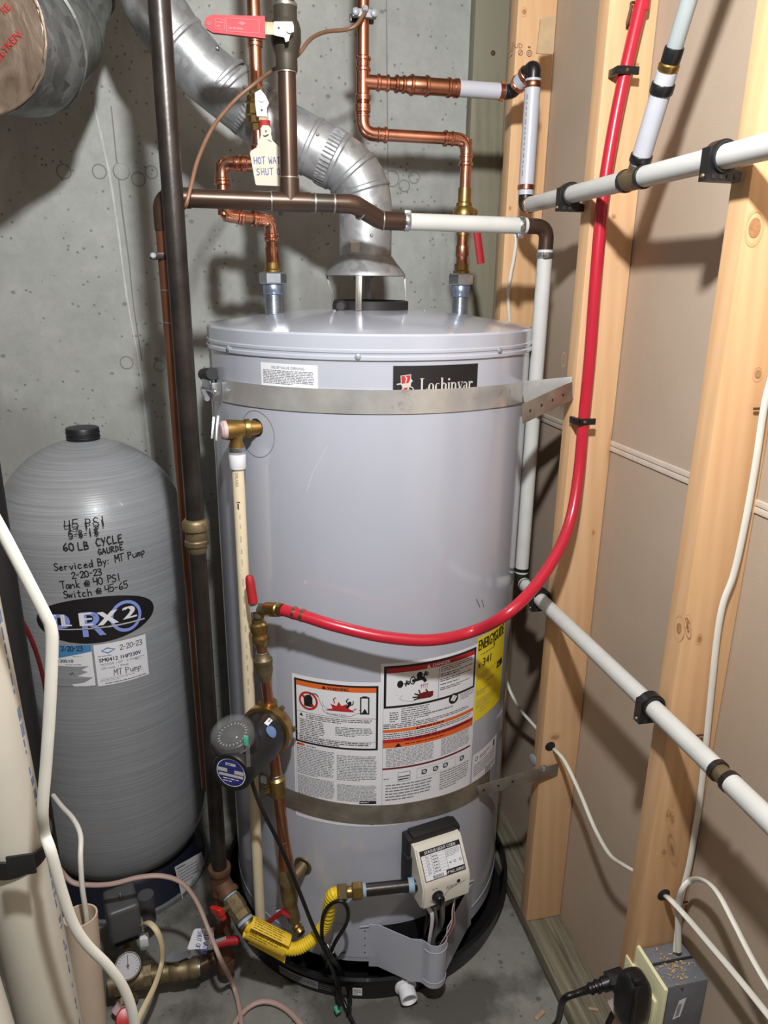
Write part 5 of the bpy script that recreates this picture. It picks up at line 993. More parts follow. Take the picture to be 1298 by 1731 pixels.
ring(ip, 'thread_tape', 'blue_tape', zt_+bd*.038, bd, .0165, .006); seg(ip, 'branch_nipple', 'brass_old', zt_+bd*.034, zt_+bd*(BL*.42), .0155)
MB().lathe([(.016, 0), (.019, .003), (.019, .012), (.0205, .018), (.0205, .03), (.018, .036), (.019, .04), (.019, .05), (.016, .054)], zt_+bd*(BL*.36), bd, 10).build('gas_valve', 'brass_old', ip, smooth=30)
ring(ip, 'thread_tape', 'blue_tape', zt_+bd*(BL*.36+.057), bd, .0175, .007); MB().lathe([(.0155, 0), (.0155, BL*.64-.062)], zt_+bd*(BL*.36+.06), bd, 18).build('flare_fitting', 'brass_old', ip)
wc = PY(373, 1542, 1.205); wo = (wc-(zt_+bd*(BL*.5))).normalized(); wu = (PY(382, 1562, 1.20)-PY(366, 1524, 1.20)).normalized()
ws = wo.cross(wu).normalized()
MB().tube([zt_+bd*(BL*.5), wc], .006, 10).build('valve_stem', 'brass_old', ip); MB().box(wc+wo*.004, (.034, .022, .014), (wu, ws, wo), bev=.005, seg=3).box(wc+wo*.006-wu*.008, (.02, .028, .014), (wu, ws, wo), bev=.005, seg=3).build('wing_handle', 'red_paint', ip)
# ================================================================== YELLOW GAS CONNECTOR
gf = thing('gas_connector', 'yellow corrugated gas connector feeding the heater gas valve', 'gas hose', PY(500, 1600, 1.2))
G0 = go-gt*.05+gn*.052-gz*.022
nip1 = PC(614, 1505, HR+.052); gd = (nip1-G0).normalized()
seg(gf, 'nipple', 'iron_black', G0, nip1, .0128, 18); ring(gf, 'thread_tape', 'blue_tape', G0+gd*.012, gd, .0148, .012); ring(gf, 'thread_tape', 'blue_tape', nip1-gd*.002, gd, .0142, .007)
hexnut(gf, 'nut', 'brass', nip1+gd*.012, gd, .0175, .022); ring(gf, 'flare_body', 'brass', nip1+gd*.028, gd, .0115, .014); hexnut(gf, 'nut', 'brass_old', nip1+gd*.043, gd, .017, .02)
n2 = nip1+gd*.052
pts = catmull([n2, n2+gd*.012-gz*.008, PC(552, 1556, HR+.055), PC(540, 1576, HR+.06), PY(520, 1594, 1.165), PY(497, 1604, 1.165), PY(470, 1598, 1.17), PY(444, 1582, 1.18), BE-bd*.004], 26)
rs = [.0118+(.0018 if i % 4 < 2 else 0) for i in range(len(pts))]
MB().tube(pts, rs, 16).build('corrugated_tube', 'yellow_coat', gf, smooth=60)
c0, c1 = PY(419, 1566, 1.185), PY(484, 1598, 1.165); cd_ = (c1-c0).normalized(); ca, cb, _ = frame(cd_)
rows = []
for i in range(9):
    f_ = i/8; c_ = c0.lerp(c1, f_); rows.append([c_+(ca*math.cos(q)+cb*math.sin(q))*.0215 for q in [math.radians(-200+j*11.5) for j in range(30)]])
tg2 = thing('warning_tag', 'yellow paper warning tag rolled around the gas connector', 'tag', c0)
tgb = MB().thick(rows, .0008).build('paper', 'yellow_paper', tg2, smooth=40)
fl0, fl1, fl2, fl3 = PY(419, 1594, 1.18), PY(481, 1628, 1.16), PY(484, 1612, 1.165), PY(424, 1580, 1.19)
MB().thick([[fl0, fl1], [fl3, fl2]], .0008).build('paper_flap', 'yellow_paper', tg2, smooth=0)
vw = (V((0, 0, CZ))-(c0+c1)/2); vw = (vw-cd_*vw.dot(cd_)).normalized(); vt_ = cd_.cross(vw)*-1; vt_ = vt_ if vt_.z > 0 else -vt_
d = Decal(lambda x, y, L: c0+cd_*x+(vw*math.cos(y/.0222)+vt_*math.sin(y/.0222))*(.0224+.0002*L)); d.para('ink_black', .006, -.016, .075, .024, 9, 1, .35, word=.008); d.build(tgb)
# ================================================================== RECIRCULATION RISER
rc = thing('recirculation_pipe', 'copper riser with brass check valves in front of the heater', 'pipe', PC(500, 1545, HR+.045))
def rp(x, y, k=.045): return PC(x, y, HR+k)
a1, a2, a3, a4, a5, a6, a7, a8 = rp(435, 1036), rp(443, 1108), rp(452, 1160), rp(458, 1206), rp(466, 1285), rp(476, 1392), rp(486, 1486), rp(499, 1548)
hz0 = rp(437, 1029, .05); hz1 = rp(478, 1031, .062)
def stack(a, b, prof, nm, mt, n=18):
    L_ = (b-a).length; return MB().lathe([(r, h*L_) for r, h in prof], a, b-a, n).build(nm, mt, rc)
stack(rp(436, 1046), hz0+UP*.0, [(.0095, 0), (.0105, .6), (.0105, 1)], 'elbow_leg', 'brass_old'); MB().tube(bend([hz0-UP*.016, hz0, hz0+(hz1-hz0).normalized()*.03], .01, 6), .0105, 14).build('elbow', 'brass_old', rc)
stack(hz0+(hz1-hz0)*.3, hz1, [(.0115, 0), (.0135, .1), (.0135, .75), (.0115, .8), (.0115, 1)], 'hose_adapter', 'brass')
stack(rp(441, 1092), rp(435, 1044), [(.011, 0), (.0135, .12), (.0165, .2), (.0165, .35), (.0145, .4), (.0145, .5), (.0165, .55), (.0165, .78), (.0125, .84), (.0125, 1)], 'check_valve', 'brass')
seg(rc, 'pipe', 'copper_mid', rp(443, 1102), rp(440, 1088), .0095); ring(rc, 'solder_joint', 'solder', rp(443, 1104), (a2-a1), .0115, .006)
stack(rp(449, 1150), rp(443, 1104), [(.0105, 0), (.0125, .1), (.0165, .35), (.0165, .6), (.018, .64), (.018, .78), (.015, .82), (.0125, 1)], 'check_valve', 'brass_old')
seg(rc, 'pipe', 'copper_mid', rp(449, 1148), rp(456, 1202), .0098); seg(rc, 'pipe', 'copper_mid', rp(460, 1250), rp(468, 1316), .0112)
for x, y in ((457, 1204), (467, 1310)): ring(rc, 'solder_joint', 'solder', rp(x, y), a5-a4, .0125, .006)
stack(rp(471, 1345), rp(467, 1312), [(.0125, 0), (.015, .1), (.0165, .25), (.0165, .7), (.018, .75), (.018, .9), (.0135, 1)], 'boiler_drain', 'brass')
db = rp(469, 1326); ds = rp(448, 1336, .055); MB().tube([db, ds], .0085, 12).build('drain_spout', 'brass', rc); MB().tube([ds, rp(443, 1340, .056)], .004, 8).build('drain_stem', 'nickel', rc)
MB().prism([(-.006, 0), (.006, -.004), (.007, .012), (.001, .018), (-.006, .013)], rp(446, 1322, .058), V((1, -.3, 0)), UP, .002).build('drain_key', 'zinc', rc)
seg(rc, 'pipe', 'copper_mid', rp(471, 1342), rp(480, 1424), .0112); stack(rp(484, 1468), rp(480, 1420), [(.0155, 0), (.0155, .4), (.0145, .45), (.0115, .95), (.0112, 1)], 'reducer', 'copper_mid')
stack(rp(491, 1530), rp(484, 1466), [(.0135, 0), (.016, .08), (.018, .25), (.018, .6), (.0205, .64), (.0205, .74), (.018, .78), (.018, .95), (.0155, 1)], 'ball_valve', 'brass_old')
stack(rp(498, 1556), rp(491, 1528), [(.012, 0), (.0135, .1), (.0135, 1)], 'outlet', 'brass_old'); MB().lathe([(.0105, 0), (.0125, .004), (.0105, .008), (.0125, .012), (.0105, .016), (.0095, .02)], rp(500, 1566, .05), (V((.45, -.8, -.2))), 16).build('hose_thread', 'brass', rc)
MB().tube([rp(490, 1548, .055), rp(478, 1540, .062), rp(462, 1552, .066), rp(452, 1560, .068)], .007, 10, ry=.004).build('lever_grip', 'red_vinyl', rc); MB().tube([rp(472, 1538, .05), rp(473, 1548, .058), rp(470, 1553, .06)], .007, 8, ry=.002).build('lever_neck', 'nickel', rc)
seg(rc, 'drain_branch', 'brass_old', rp(490, 1492, .045), PC(513, 1463, HR+.001), .0125)
p0, p1 = rp(430, 1034, .062), rp(422, 980, .06); MB().tube([p0, p0.lerp(p1, .3)], .0075, 10, ry=.0016, up=V((0, 1, 0))).build('lever_neck', 'nickel', rc); MB().tube([p0.lerp(p1, .28), p0.lerp(p1, .9), p0.lerp(p1, 1.08), p0.lerp(p1, 1.14)], [.0088, .0085, .0072, .004], 12).build('lever_grip', 'red_vinyl', rc)
# ================================================================== CIRCULATION PUMP
V0 = PC(456, 1228, HR+.045); PE = PY(388, 1309, V0.y-.135); pd = (PE-V0).normalized(); pL = (PE-V0).length
cp = thing('circulation_pump', 'black circulation pump with clear timer dome and bronze housing', 'pump', V0)
MB().lathe([(.02, -.022), (.034, -.02), (.046, -.008), (.05, .002), (.052, .006), (.052, .02), (.046, .022)], V0, pd, 32).tube([V0+UP*.055, V0-UP*.03], .0165, 16).build('volute', 'brass', cp)
for i in range(6):
    q = 2*math.pi*i/6; aa, bb, _ = frame(pd); MB().lathe([(.0055, 0), (.0055, .006), (.003, .008)], V0+(aa*math.cos(q)+bb*math.sin(q))*.0475+pd*-.004, -pd, 6).build('bolt', 'brass_old', cp)
pe_ = pL-.004
mo = MB().lathe([(.0455, .02), (.0455, .06), (.044, .075), (.0405, .1), (.039, pe_-.02), (.0385, pe_-.004), (.036, pe_), (.029, pe_), (.029, pe_-.002)], V0, pd, 40).build('motor', 'pump_black', cp)
aa, bb, _ = frame(pd); pu = UP-pd*UP.dot(pd); pu.normalize(); pr_ = pu.cross(-pd)*-1; pr_ = pr_ if pr_.x > 0 else -pr_
d = Decal(lambda x, y, L: PE-pd*(.005)+pd*(.0002*L)+pr_*x+pu*y); d.disc('label_white', 0, 0, .0285, L=0, n=36); d.disc('ink_navy', 0, 0, .027, L=1, n=36); d.rect('ink_silver', -.0255, .0, -.007, .0075, 2); d.rect('ink_silver', .007, -.001, .0255, .0065, 2); d.rect('ink_silver', -.024, -.0085, .024, -.003, 2); d.rect('ink_silver', -.01, .014, .01, .0195, 2); d.para('label_white', -.016, -.02, .016, -.01, 2, 2, .5); d.para('ink_navy', -.008, .0145, .008, .019, 1, 3, .5); d.build(mo, 'motor_label')
for i in range(36):
    if i % 3 == 0:
        q = 2*math.pi*i/36; o_ = aa*math.cos(q)+bb*math.sin(q); MB().box(PE-pd*.006+o_*.0335, (.003, .006, .0015), (o_, pd.cross(o_), pd)).build('end_rib', 'black_soft', mo, smooth=0)
side = (V((.25, -.8, .5))); side = (side-pd*side.dot(pd)).normalized(); sp_ = V0+pd*.05+side*.0458; st_ = pd.cross(side)
d = Decal(lambda x, y, L: V0+pd*(.045+x)+(side*math.cos(y/.0458)+st_*math.sin(y/.0458))*(.0460+.0002*L), step=.01, stepy=.004)
d.rect('label_white', -.012, .016, .008, .025, 0); d.disc('print_blue', .012, .004, .012, L=0); [d.rect('iron_black', .0015+i*.0045, -.006, .002+i*.0045, .014, 1) for i in range(5)]; d.para('ink_black', -.01, .018, .006, .023, 1, 1, .6); d.build(mo, 'side_label')
dc = V0+pd*(pL*.66)+UP*.042+V((-.016, 0, 0)); da = V((-.22, -.2, .95)).normalized(); 
MB().lathe([(.043, -.03), (.044, -.012), (.042, .0), (.036, .003)], dc, da, 28).build('timer_base', 'pump_black', cp)
MB().lathe([(.040, .001), (.0405, .012), (.038, .022), (.030, .030), (.018, .0345), (.001, .036)], dc, da, 32, caps=False).lathe([(.0385, .001), (.039, .012), (.0365, .021), (.029, .0285), (.017, .033), (.001, .0345)], dc, da, 32, caps=False).build('timer_dome', 'clear_plastic', cp)
MB().lathe([(.033, .003), (.033, .008), (.030, .01)], dc, da, 28).build('timer_dial', 'iron_black', cp)
ta, tb_, _ = frame(da)
for i in range(24):
    q = 2*math.pi*i/24; MB().box(dc+da*.0105+(ta*math.cos(q)+tb_*math.sin(q))*.025, (.004, .0012, .001), (ta*math.cos(q)+tb_*math.sin(q), tb_*math.cos(q)-ta*math.sin(q), da)).build('dial_tick', 'ink_silver', cp, smooth=0)
MB().lathe([(.012, .01), (.0115, .016), (.009, .017)], dc, da, 20).build('dial_knob', 'heater_dark', cp)
k0, k1 = PY(420, 1262, V0.y-.155), PY(419, 1294, V0.y-.15); MB().box((k0+k1)/2, (.0075, .004, (k1-k0).length), (AX, V((0, 1, 0)), UP), bev=.001).build('dome_latch', 'clear_plastic', cp)
MB().box(PY(416, 1252, V0.y-.13), (.008, .004, .018), bev=.001).build('timer_clip', 'teal_tape', cp)
# pump cord: down to a tied bundle and across the floor to the outlet
cd2 = thing('pump_power_cord', 'black power cord from the pump, bundled in front of the heater', 'cord', PZ(590, 1700, .01))
main = catmull([PY(424, 1306, V0.y-.1), PY(430, 1335, V0.y-.09), PY(446, 1375, 1.2), PC(474, 1430, HR+.075), PC(505, 1505, HR+.08), PC(530, 1568, HR+.085), PC(555, 1620, HR+.085), PZ(573, 1672, .05), PZ(590, 1715, .012), PZ(612, 1760, .008)], 8)
MB().tube(main, .0042, 10).build('cord', 'black_cord', cd2)
def loop(px, k=.08): return catmull([PC(x, y, HR+k) if y < 1625 else PZ(x, y, .05) for x, y in px], 8)
for px, k in (([(556, 1622), (545, 1590), (546, 1550), (560, 1528), (578, 1524), (588, 1540), (585, 1562), (567, 1592), (556, 1618), (552, 1640)], .078), ([(553, 1600), (556, 1625), (566, 1660), (574, 1700)], .088), ([(548, 1596), (562, 1622), (580, 1648), (592, 1690), (588, 1706)], .092), ([(551, 1608), (549, 1632), (557, 1655), (570, 1652), (572, 1630), (562, 1608)], .082)):
    MB().tube(loop(px, k), .0040, 10).build('cord_loop', 'black_cord', cd2)
tp = PC(558, 1612, HR+.085); MB().tube(catmull([tp+V((-.02, 0, .004)), tp+V((-.01, -.014, .002)), tp+V((.012, -.014, 0)), tp+V((.024, 0, -.004)), tp+V((.03, -.006, .004))], 5), .0016, 6).build('wire_tie', 'black_plastic', cd2)
ring(cd2, 'cord_marker', 'teal_tape', PZ(570, 1707, .02), PZ(577, 1722, .015)-PZ(566, 1697, .025), .006, .014)
# ================================================================== RED TUBE
S1r = [PY(1091, -30, 1.238)+V((.01, 0, .5)), PY(1091, -30, 1.238), PY(1085, 0, 1.238), PY(1056, 125, 1.238), PY(1036, 225, 1.238), PY(1019, 335, 1.238), PY(1006, 480, 1.238), PY(997, 600, 1.238), PY(986, 715, 1.236), PY(978, 800, 1.225), PY(966, 872, 1.20), PY(945, 928, 1.165), PY(905, 990, 1.125), PY(856, 1038, 1.095), PC(800, 1067, HR+.075), PC(730, 1082, HR+.075), PC(650, 1077, HR+.072), PC(570, 1059, HR+.068), PC(515, 1042, HR+.064), hz1]
rt = thing('red_tube', 'red plastic water tube looping from the stud across the heater front', 'tube', PC(730, 1082, HR+.075))
MB().tube(catmull(S1r, 8), .0108, 16).build('tube', 'red_pex', rt)
for x, y in ((497, 1036), (511, 1040)): ring(rt, 'crimp_ring', 'copper_new', PC(x, y, HR+.064), PC(520, 1043, HR+.064)-PC(500, 1037, HR+.063), .0121, .006)
for x, y, lab in ((1056, 122, 'black clamp holding the red tube to the stud near the top'), (986, 711, 'black clamp holding the red tube to the stud above the drywall seam')):
    c_ = PY(x, y, 1.238); t_ = thing('tube_clamp', lab, 'clamp', c_, 'black clamps on the red tube')
    MB().box(c_+V((.002, -.0125, 0)), (.032, .004, .012), bev=.001).box(c_+V((-.016, .003, 0)), (.008, .03, .012), bev=.001).build('saddle', 'black_plastic', t_); MB().lathe([(.0032, 0), (.002, .002)], c_+V((-.004, -.0145, 0)), (0, -1, 0), 10).build('screw', 'brass', t_)
# ================================================================== PRESSURE TANK
pt = thing('pressure_tank', 'grey wound fibreglass pressure tank with handwritten notes and oval decal', 'tank', (TX, TY, 0)); TA = (TX, TY, 0)
prof = [(.10, .085), (.15, .095), (.178, .118), (.195, .155), (TR-.002, .2), (TR, .24), (TR, .95)]+[(TR*math.cos(q), .95+.215*math.sin(q)) for q in [math.radians(i*6) for i in range(1, 14)]]+[(.03, 1.166)]
MB().lathe(prof, TA, n=80).build('shell', 'tank_wound', pt, smooth=50)
MB().lathe([(.034, 1.160), (.035, 1.163), (.035, 1.187), (.0335, 1.19), (.02, 1.191)], TA, n=28).build('cap', 'tank_cap', pt)
for z in (1.168, 1.178): MB().lathe([(.0352, z), (.0362, z+.0015), (.0352, z+.003)], TA, n=28, caps=False).build('cap_rib', 'tank_cap', pt)
MB().lathe([(.05, .088), (.152, .088), (.165, .075), (.175, .03), (.192, .014), (.194, .001), (.18, .001), (.16, .07), (.05, .08)], TA, n=64, caps=False).build('stand', 'base_navy', pt)
MB().lathe([(.192, .014), (.2, .012), (.2, .001), (.19, .001)], TA, n=64, caps=False).build('stand_rim', 'box_grey', pt)
tmap = cylmap(TX, TY, TR, 0, 0)
def txy(x, y): p = PC(x, y, TR, TX, TY); return (math.atan2(p.x-TX, -(p.y-TY))*TR, p.z)
d = Decal(tmap)
for tx, x, y, h, sp in (('45 PSI', 110, 897, .0225, .72), ('5-8-18', 117, 910, .0165, .74), ('60 LB', 108, 932, .0185, .6), ('CYCLE', 163, 924, .0185, .62), ('GAURDE', 166, 938, .0135, .68), ('Serviced By: MT Pump', 92, 964, .0175, .62), ('2-20-23', 122, 978, .0155, .66), ('Tank @ 40 PSI', 103, 995, .0175, .62), ('Switch @ 45-65', 108, 1011, .0175, .62)):
    q = txy(x, y); d.hand('ink_black', tx, q[0], q[1], h*.92, .0022, sp=sp, rot=.05)
d.build(pt, 'handwriting')
q0, q1 = txy(62, 1045), txy(260, 1030); zc = (txy(155, 1010)[1]+txy(160, 1087)[1])/2; ox, rx = (q0[0]+q1[0])/2, (q1[0]-q0[0])/2; ry = (txy(155, 1010)[1]-txy(160, 1087)[1])/2
d = Decal(cylmap(TX, TY, TR, 0, 0, .0008), step=.004); d.disc('ink_black', ox, zc, rx, ry, L=0); ov = d.c.pop('ink_black').build('oval_decal', 'ink_black', pt, label='black oval decal with FLEX and PRO lettering')
def tl(ch, x, y, h, col, L, sx=1., fat=0., rot=0.): q = txy(x, y); d.text(col, ch, q[0], q[1], h, L, sx=sx, fat=fat, rot=rot)
tl('P', 90, 1079, .083, 'ink_peri', 1, .95, .0016); tl('R', 137, 1077, .083, 'ink_peri', 1, .98, .0016)
q = txy(213, 1041); d.disc('ink_peri', q[0], q[1], .033, .036, L=1, rin=.8, n=36)
tl('F', 83, 1058, .039, 'label_white', 3, 1., .0022); tl('L', 104, 1058, .039, 'label_white', 3, 1.05, .0022); tl('E', 134, 1058, .043, 'label_white', 3, 1.25, .0026); tl('X', 167, 1057, .044, 'label_white', 3, 1.2, .003); tl('2', 208, 1047, .040, 'label_white', 3, 1.45, .0024)
qa, qb = txy(96, 1063), txy(243, 1045); d.line('ink_silver', [(qa[0]+(qb[0]-qa[0])*i/14, qa[1]+(qb[1]-qa[1])*i/14) for i in range(15)], .0034, 4); d.para('ink_black', qa[0], (qa[1]+qb[1])/2-.0016, qb[0], (qa[1]+qb[1])/2+.0016, 1, 5, .5); d.build(ov)
def tsticker(nm, pxs, col, lab):
    Q_ = [txy(*p) for p in pxs]; x0, x1 = (Q_[0][0]+Q_[3][0])/2, (Q_[1][0]+Q_[2][0])/2; y1, y0 = (Q_[0][1]+Q_[1][1])/2, (Q_[2][1]+Q_[3][1])/2
    d = Decal(cylmap(TX, TY, TR, x0/TR, y0, .0007), step=.006); d.rect(col, 0, 0, x1-x0, y1-y0, 0); b = d.c.pop(col).build(nm, col, pt, label=lab); return b, d, x1-x0, y1-y0
b, d, W_, H_ = tsticker('service_sticker', [(158, 1088), (245, 1074), (252, 1140), (165, 1159)], 'label_white', 'white pump service sticker')
d.poly('ink_blue', [(W_*.12, H_-.016), (W_*.25, H_-.009), (W_*.4, H_-.016), (W_*.25, H_-.024)], 1); d.poly('label_white', [(W_*.16, H_-.016), (W_*.25, H_-.012), (W_*.36, H_-.016), (W_*.25, H_-.021)], 2); d.hand('ink_black', '2-20-23', W_*.48, H_-.021, .012, .0014, sp=.62)
d.para('ink_grey', W_*.06, H_-.030, W_*.5, H_-.027, 1, 1, .9); d.text('ink_black', 'SM0412 1HP230V', W_*.07, H_-.042, .0128, sx=.93, fat=.0003); d.text('ink_grey', 'MOTOR 1 DP    2 Wire', W_*.09, H_-.051, .0075); d.text('ink_grey', '230 Volts  1 Phase', W_*.09, H_-.060, .0075); d.para('ink_grey', W_*.74, H_-.054, W_*.95, H_-.046, 2, 1, .6)
d.hand('ink_black', 'MT Pump', W_*.32, .020, .0145, .0013, sp=.6); d.rect('ink_grey', W_*.06, .0165, W_*.9, .017, 1); d.para('ink_grey', W_*.06, .0095, W_*.75, .0155, 2, 1, .5); d.para('ink_grey', W_*.14, .002, W_*.95, .007, 1, 1, .8, last=1); d.build(b)
b, d, W_, H_ = tsticker('date_sticker', [(87, 1090), (155, 1089), (160, 1158), (89, 1158)], 'label_white', 'torn white and blue date sticker')
d.poly('ink_blue', [(0, H_), (W_, H_), (W_, H_-.016), (W_*.6, H_-.022), (W_*.2, H_-.03), (0, H_-.03)], 1); d.hand('ink_black', '2-20-23', W_*.3, H_-.013, .0115, .0016, 2, sp=.62); d.text('ink_black', '130510', W_*.16, H_-.040, .0105, sx=1.1, fat=.0003); d.para('ink_grey', W_*.35, H_-.047, W_*.98, H_-.044, 1, 1, .8); d.para('ink_grey', W_*.55, H_-.027, W_*.95, H_-.024, 1, 1, .6)
d.poly('tank_wound', [(0, H_-.048), (W_*.9, H_-.05), (W_*.72, H_-.058), (W_*.86, H_-.064), (W_*.6, H_-.072), (W_*.96, H_-.078), (W_*.75, .009), (W_*.45, .006), (W_*.5, 0), (0, 0)], 2); d.line('ink_black', [(W_*.42, H_-.066), (W_*.46, H_-.069), (W_*.5, H_-.063), (W_*.53, H_-.069)], .0012, 3); d.build(b)
d = Decal(cylmap(TX, TY, .186, 0, 0, .004)); q = PC(318, 1478, .19, TX, TY); qa_ = math.atan2(q.x-TX, -(q.y-TY))
sa, sb, sc2, sd2 = [PC(x, y, .2, TX, TY) for x, y in ((295, 1466), (341, 1440), (352, 1484), (309, 1522))]
bl = MB().thick([[sa, sb], [sd2, sc2]], .0006).build('barcode_label', 'label_white', pt, smooth=0); ux = (sb-sa); uy = (sa-sd2); UW, UH = ux.length, uy.length; d = Decal(lambda x, y, L: sd2+ux.normalized()*x+uy.normalized()*y+ux.cross(uy).normalized()*(.0008+.0002*L))
d.para('ink_black', .006, UH-.012, UW*.6, UH-.005, 1, 1, .8); d.para('ink_grey', .006, UH*.45, UW*.8, UH-.014, 5, 1, .4)
for i in range(18): d.rect('ink_black', UW*.45+i*.0018, UH*.1, UW*.45+i*.0018+rnd.choice((.0006, .0012)), UH*.36, 1)
d.build(bl)
# ================================================================== WATER MANIFOLD ON THE FLOOR, PRESSURE SWITCH, GAUGE
mz = .075
mL, mM, mV, mR = PZ(192, 1662, mz), PZ(250, 1648, mz), PZ(305, 1640, mz), PZ(374, 1617, mz); md = (mM-mL).normalized()
mn = thing('tank_manifold', 'corroded brass manifold and valve on the floor before the tank', 'manifold', (mM.x, mM.y, 0))
e1 = (mV-mM).normalized()
MB().tube([mL-md*.01, mL, mM], .0235, 20).lathe([(.027, -.006), (.027, .006)], mL+md*.008, md, 18).lathe([(.0265, -.008), (.0265, .008)], mM, md, 8).tube([mL+md*.03, mL+md*.03-UP*.055], .017, 14).build('cross_body', 'brass_old', mn)
MB().lathe([(.0165, 0), (.0165, .02), (.02, .022), (.02, .04), (.0185, .042), (.022, .052), (.022, .075), (.0185, .082), (.0205, .086), (.0205, .102)], mM+md*.004, e1, 12).build('gate_valve', 'brass_old', mn)
seg(mn, 'pipe', 'copper_old', mM+e1*.1, mR-e1*.01, .0148); ring(mn, 'solder_joint', 'solder', mM+e1*.108, e1, .0162, .005)
MB().tube(bend([mR-e1*.04, mR, mR+UP*.05], .026, 8), .0158, 18).build('elbow', 'copper_old', mn); seg(mn, 'pipe', 'copper_old', mR+UP*.04, mR+UP*.075, .0148)
st0 = mM+e1*.062; MB().tube([st0, st0+UP*.038+V((0, -.004, 0))], .006, 10).build('valve_stem', 'brass_old', mn)
MB().prism([(-.022, -.006), (-.008, -.011), (.004, -.012), (.03, -.006), (.03, .004), (.006, .008), (-.006, .014), (-.018, .008)], st0+UP*.038, V((1, .12, 0)), V((-.1, 1, 0)), .004).build('valve_lever', 'zinc', mn)
dn0 = PZ(205, 1690, .03); MB().tube([mL+md*.03-UP*.04, PZ(203, 1692, .035), PZ(207, 1702, .03)], .0135, 14).build('drain_stub', 'brass_old', mn)
MB().lathe([(.012, 0), (.02, .003), (.022, .008), (.02, .012), (.008, .014)], PZ(213, 1722, .05), V((.2, -.6, .7)), 10).build('drain_handle', 'red_paint', mn)
MB().tube([PZ(196, 1712, .03), PZ(205, 1700, .04)], .012, 10).build('drain_cock', 'tee_pink', mn)
# red lever with the COLD WATER SHUT OFF tag
lvp = thing('shutoff_lever', 'red lever of the cold water shut off valve, lying low beside the tag', 'lever', PZ(390, 1592, .16))
qa, qb, qc = PZ(366, 1596, .165), PZ(381, 1591, .168), PZ(405, 1589, .168)
MB().tube([qa, qb, qc-(qc-qb)*.1, qc], [.0085, .0095, .009, .004], 12).build('grip', 'red_vinyl', lvp); MB().box((qa+qb)/2+UP*.008, ((qb-qa).length*1.2, .008, .003), ((qb-qa).normalized(), V((0, 1, 0)), UP), bev=.001).build('neck', 'nickel', lvp); MB().tube([PZ(380, 1592, .16), V((mR.x, mR.y, mR.z+.07))], .008, 10).build('stem', 'brass_old', lvp)
tg3 = thing('valve_tag', 'white plastic tag reading COLD WATER SHUT OFF by the floor', 'tag', PZ(342, 1590, .16))
ta_, tb2, tc_, td_ = PZ(329, 1571, .175), PZ(362, 1569, .175), PZ(350, 1606, .14), PZ(320, 1605, .14); tip = PZ(368, 1592, .155)
tu = (tb2-ta_).normalized(); tv = (ta_-td_); tH = tv.length; tv = (tv-tu*tv.dot(tu)).normalized(); tW = (tb2-ta_).length
poly = [(-.012, .003), (-.009, 0), (tW*.72, 0), (tW*1.08, tH*.35), (tW*1.02, tH*.95), (tW*.98, tH), (.004, tH), (0, tH-.004)]
tb3 = MB().prism(poly, td_+tu*.008, tu, tv, .0012).build('card', 'label_white', tg3, smooth=0)
d = Decal(planemap(td_+tu*.008, tu, tv, .0016)); d.hand('pen_blue', 'COLD WATER', tW*.62, tH*.92, .0095, .0011, rot=-math.pi/2-.15, sp=.5); d.hand('pen_blue', 'SHUT OFF', tW*.25, tH*.92, .0095, .0011, rot=-math.pi/2-.15, sp=.56); d.build(tb3, 'handwriting')
ps = thing('pressure_switch', 'dark grey pressure switch box beside the tank stand', 'switch', PY(206, 1545, 1.32))
pc_ = PY(207, 1543, 1.32); pax = (V((.96, .28, .0)).normalized(), V((-.28, .96, 0)).normalized(), UP)
MB().box(pc_, (.066, .075, .086), pax, bev=.010, seg=3).build('cover', 'switch_grey', ps); MB().box(pc_-UP*.05, (.05, .055, .018), pax, bev=.003).build('base', 'heater_dark', ps)
MB().tube([pc_-UP*.055, V((pc_.x, pc_.y, mz+.01))], .009, 12).build('nipple', 'brass_old', ps); MB().lathe([(.0045, 0), (.0045, .005), (.002, .009)], pc_+UP*.043, UP, 8).build('cover_nut', 'zinc', ps)
cgp = PY(240, 1563, 1.30); MB().box(cgp, (.006, .016, .03), pax, bev=.002).build('cable_clamp', 'zinc', ps); MB().lathe([(.003, 0), (.003, .012)], cgp+pax[0]*.003-UP*.006, pax[0], 8).build('clamp_screw', 'nickel', ps)
cgb = PY(248, 1530, 1.40); seg(ps, 'conduit', 'switch_grey', cgb+V((0, .0, .03)), cgb-V((0, 0, .045)), .018)
pg = thing('pressure_gauge', 'round pressure gauge with black rim on the manifold', 'gauge', PZ(216, 1633, .12))
gcn = PZ(216, 1633, .125); gax = (V((.1, -.62, .78))).normalized()
MB().lathe([(.018, -.018), (.026, -.014), (.0275, 0), (.0265, .003), (.0245, .003), (.0235, 0)], gcn, gax, 32, caps=True).build('rim', 'iron_black', pg)
fa, fb, _ = frame(gax); fbx = fb if fb.z > 0 else -fb; fax = fbx.cross(gax)
d = Decal(lambda x, y, L: gcn+gax*(.0006+.0003*L)+fax*x+fbx*y); d.disc('gauge_face', 0, 0, .0236, L=0, n=28)
for i in range(19):
    q = math.radians(225-i*15); d.line('ink_black', [(.0185*math.cos(q), .0185*math.sin(q)), (.0215*math.cos(q), .0215*math.sin(q))], .0009, 1)
d.line('ink_black', [(0, -.006), (.001, .019)], .0016, 2); d.disc('ink_black', 0, 0, .003, L=3); d.build(pg, 'dial'); MB().tube([gcn-gax*.016, V((gcn.x, gcn.y+.02, mz))], .007, 10).build('stem', 'brass_old', pg)
MB().box(gcn+V((.03, .05, .01)), (.018, .018, .022), bev=.002).build('sticker', 'label_white', pg)
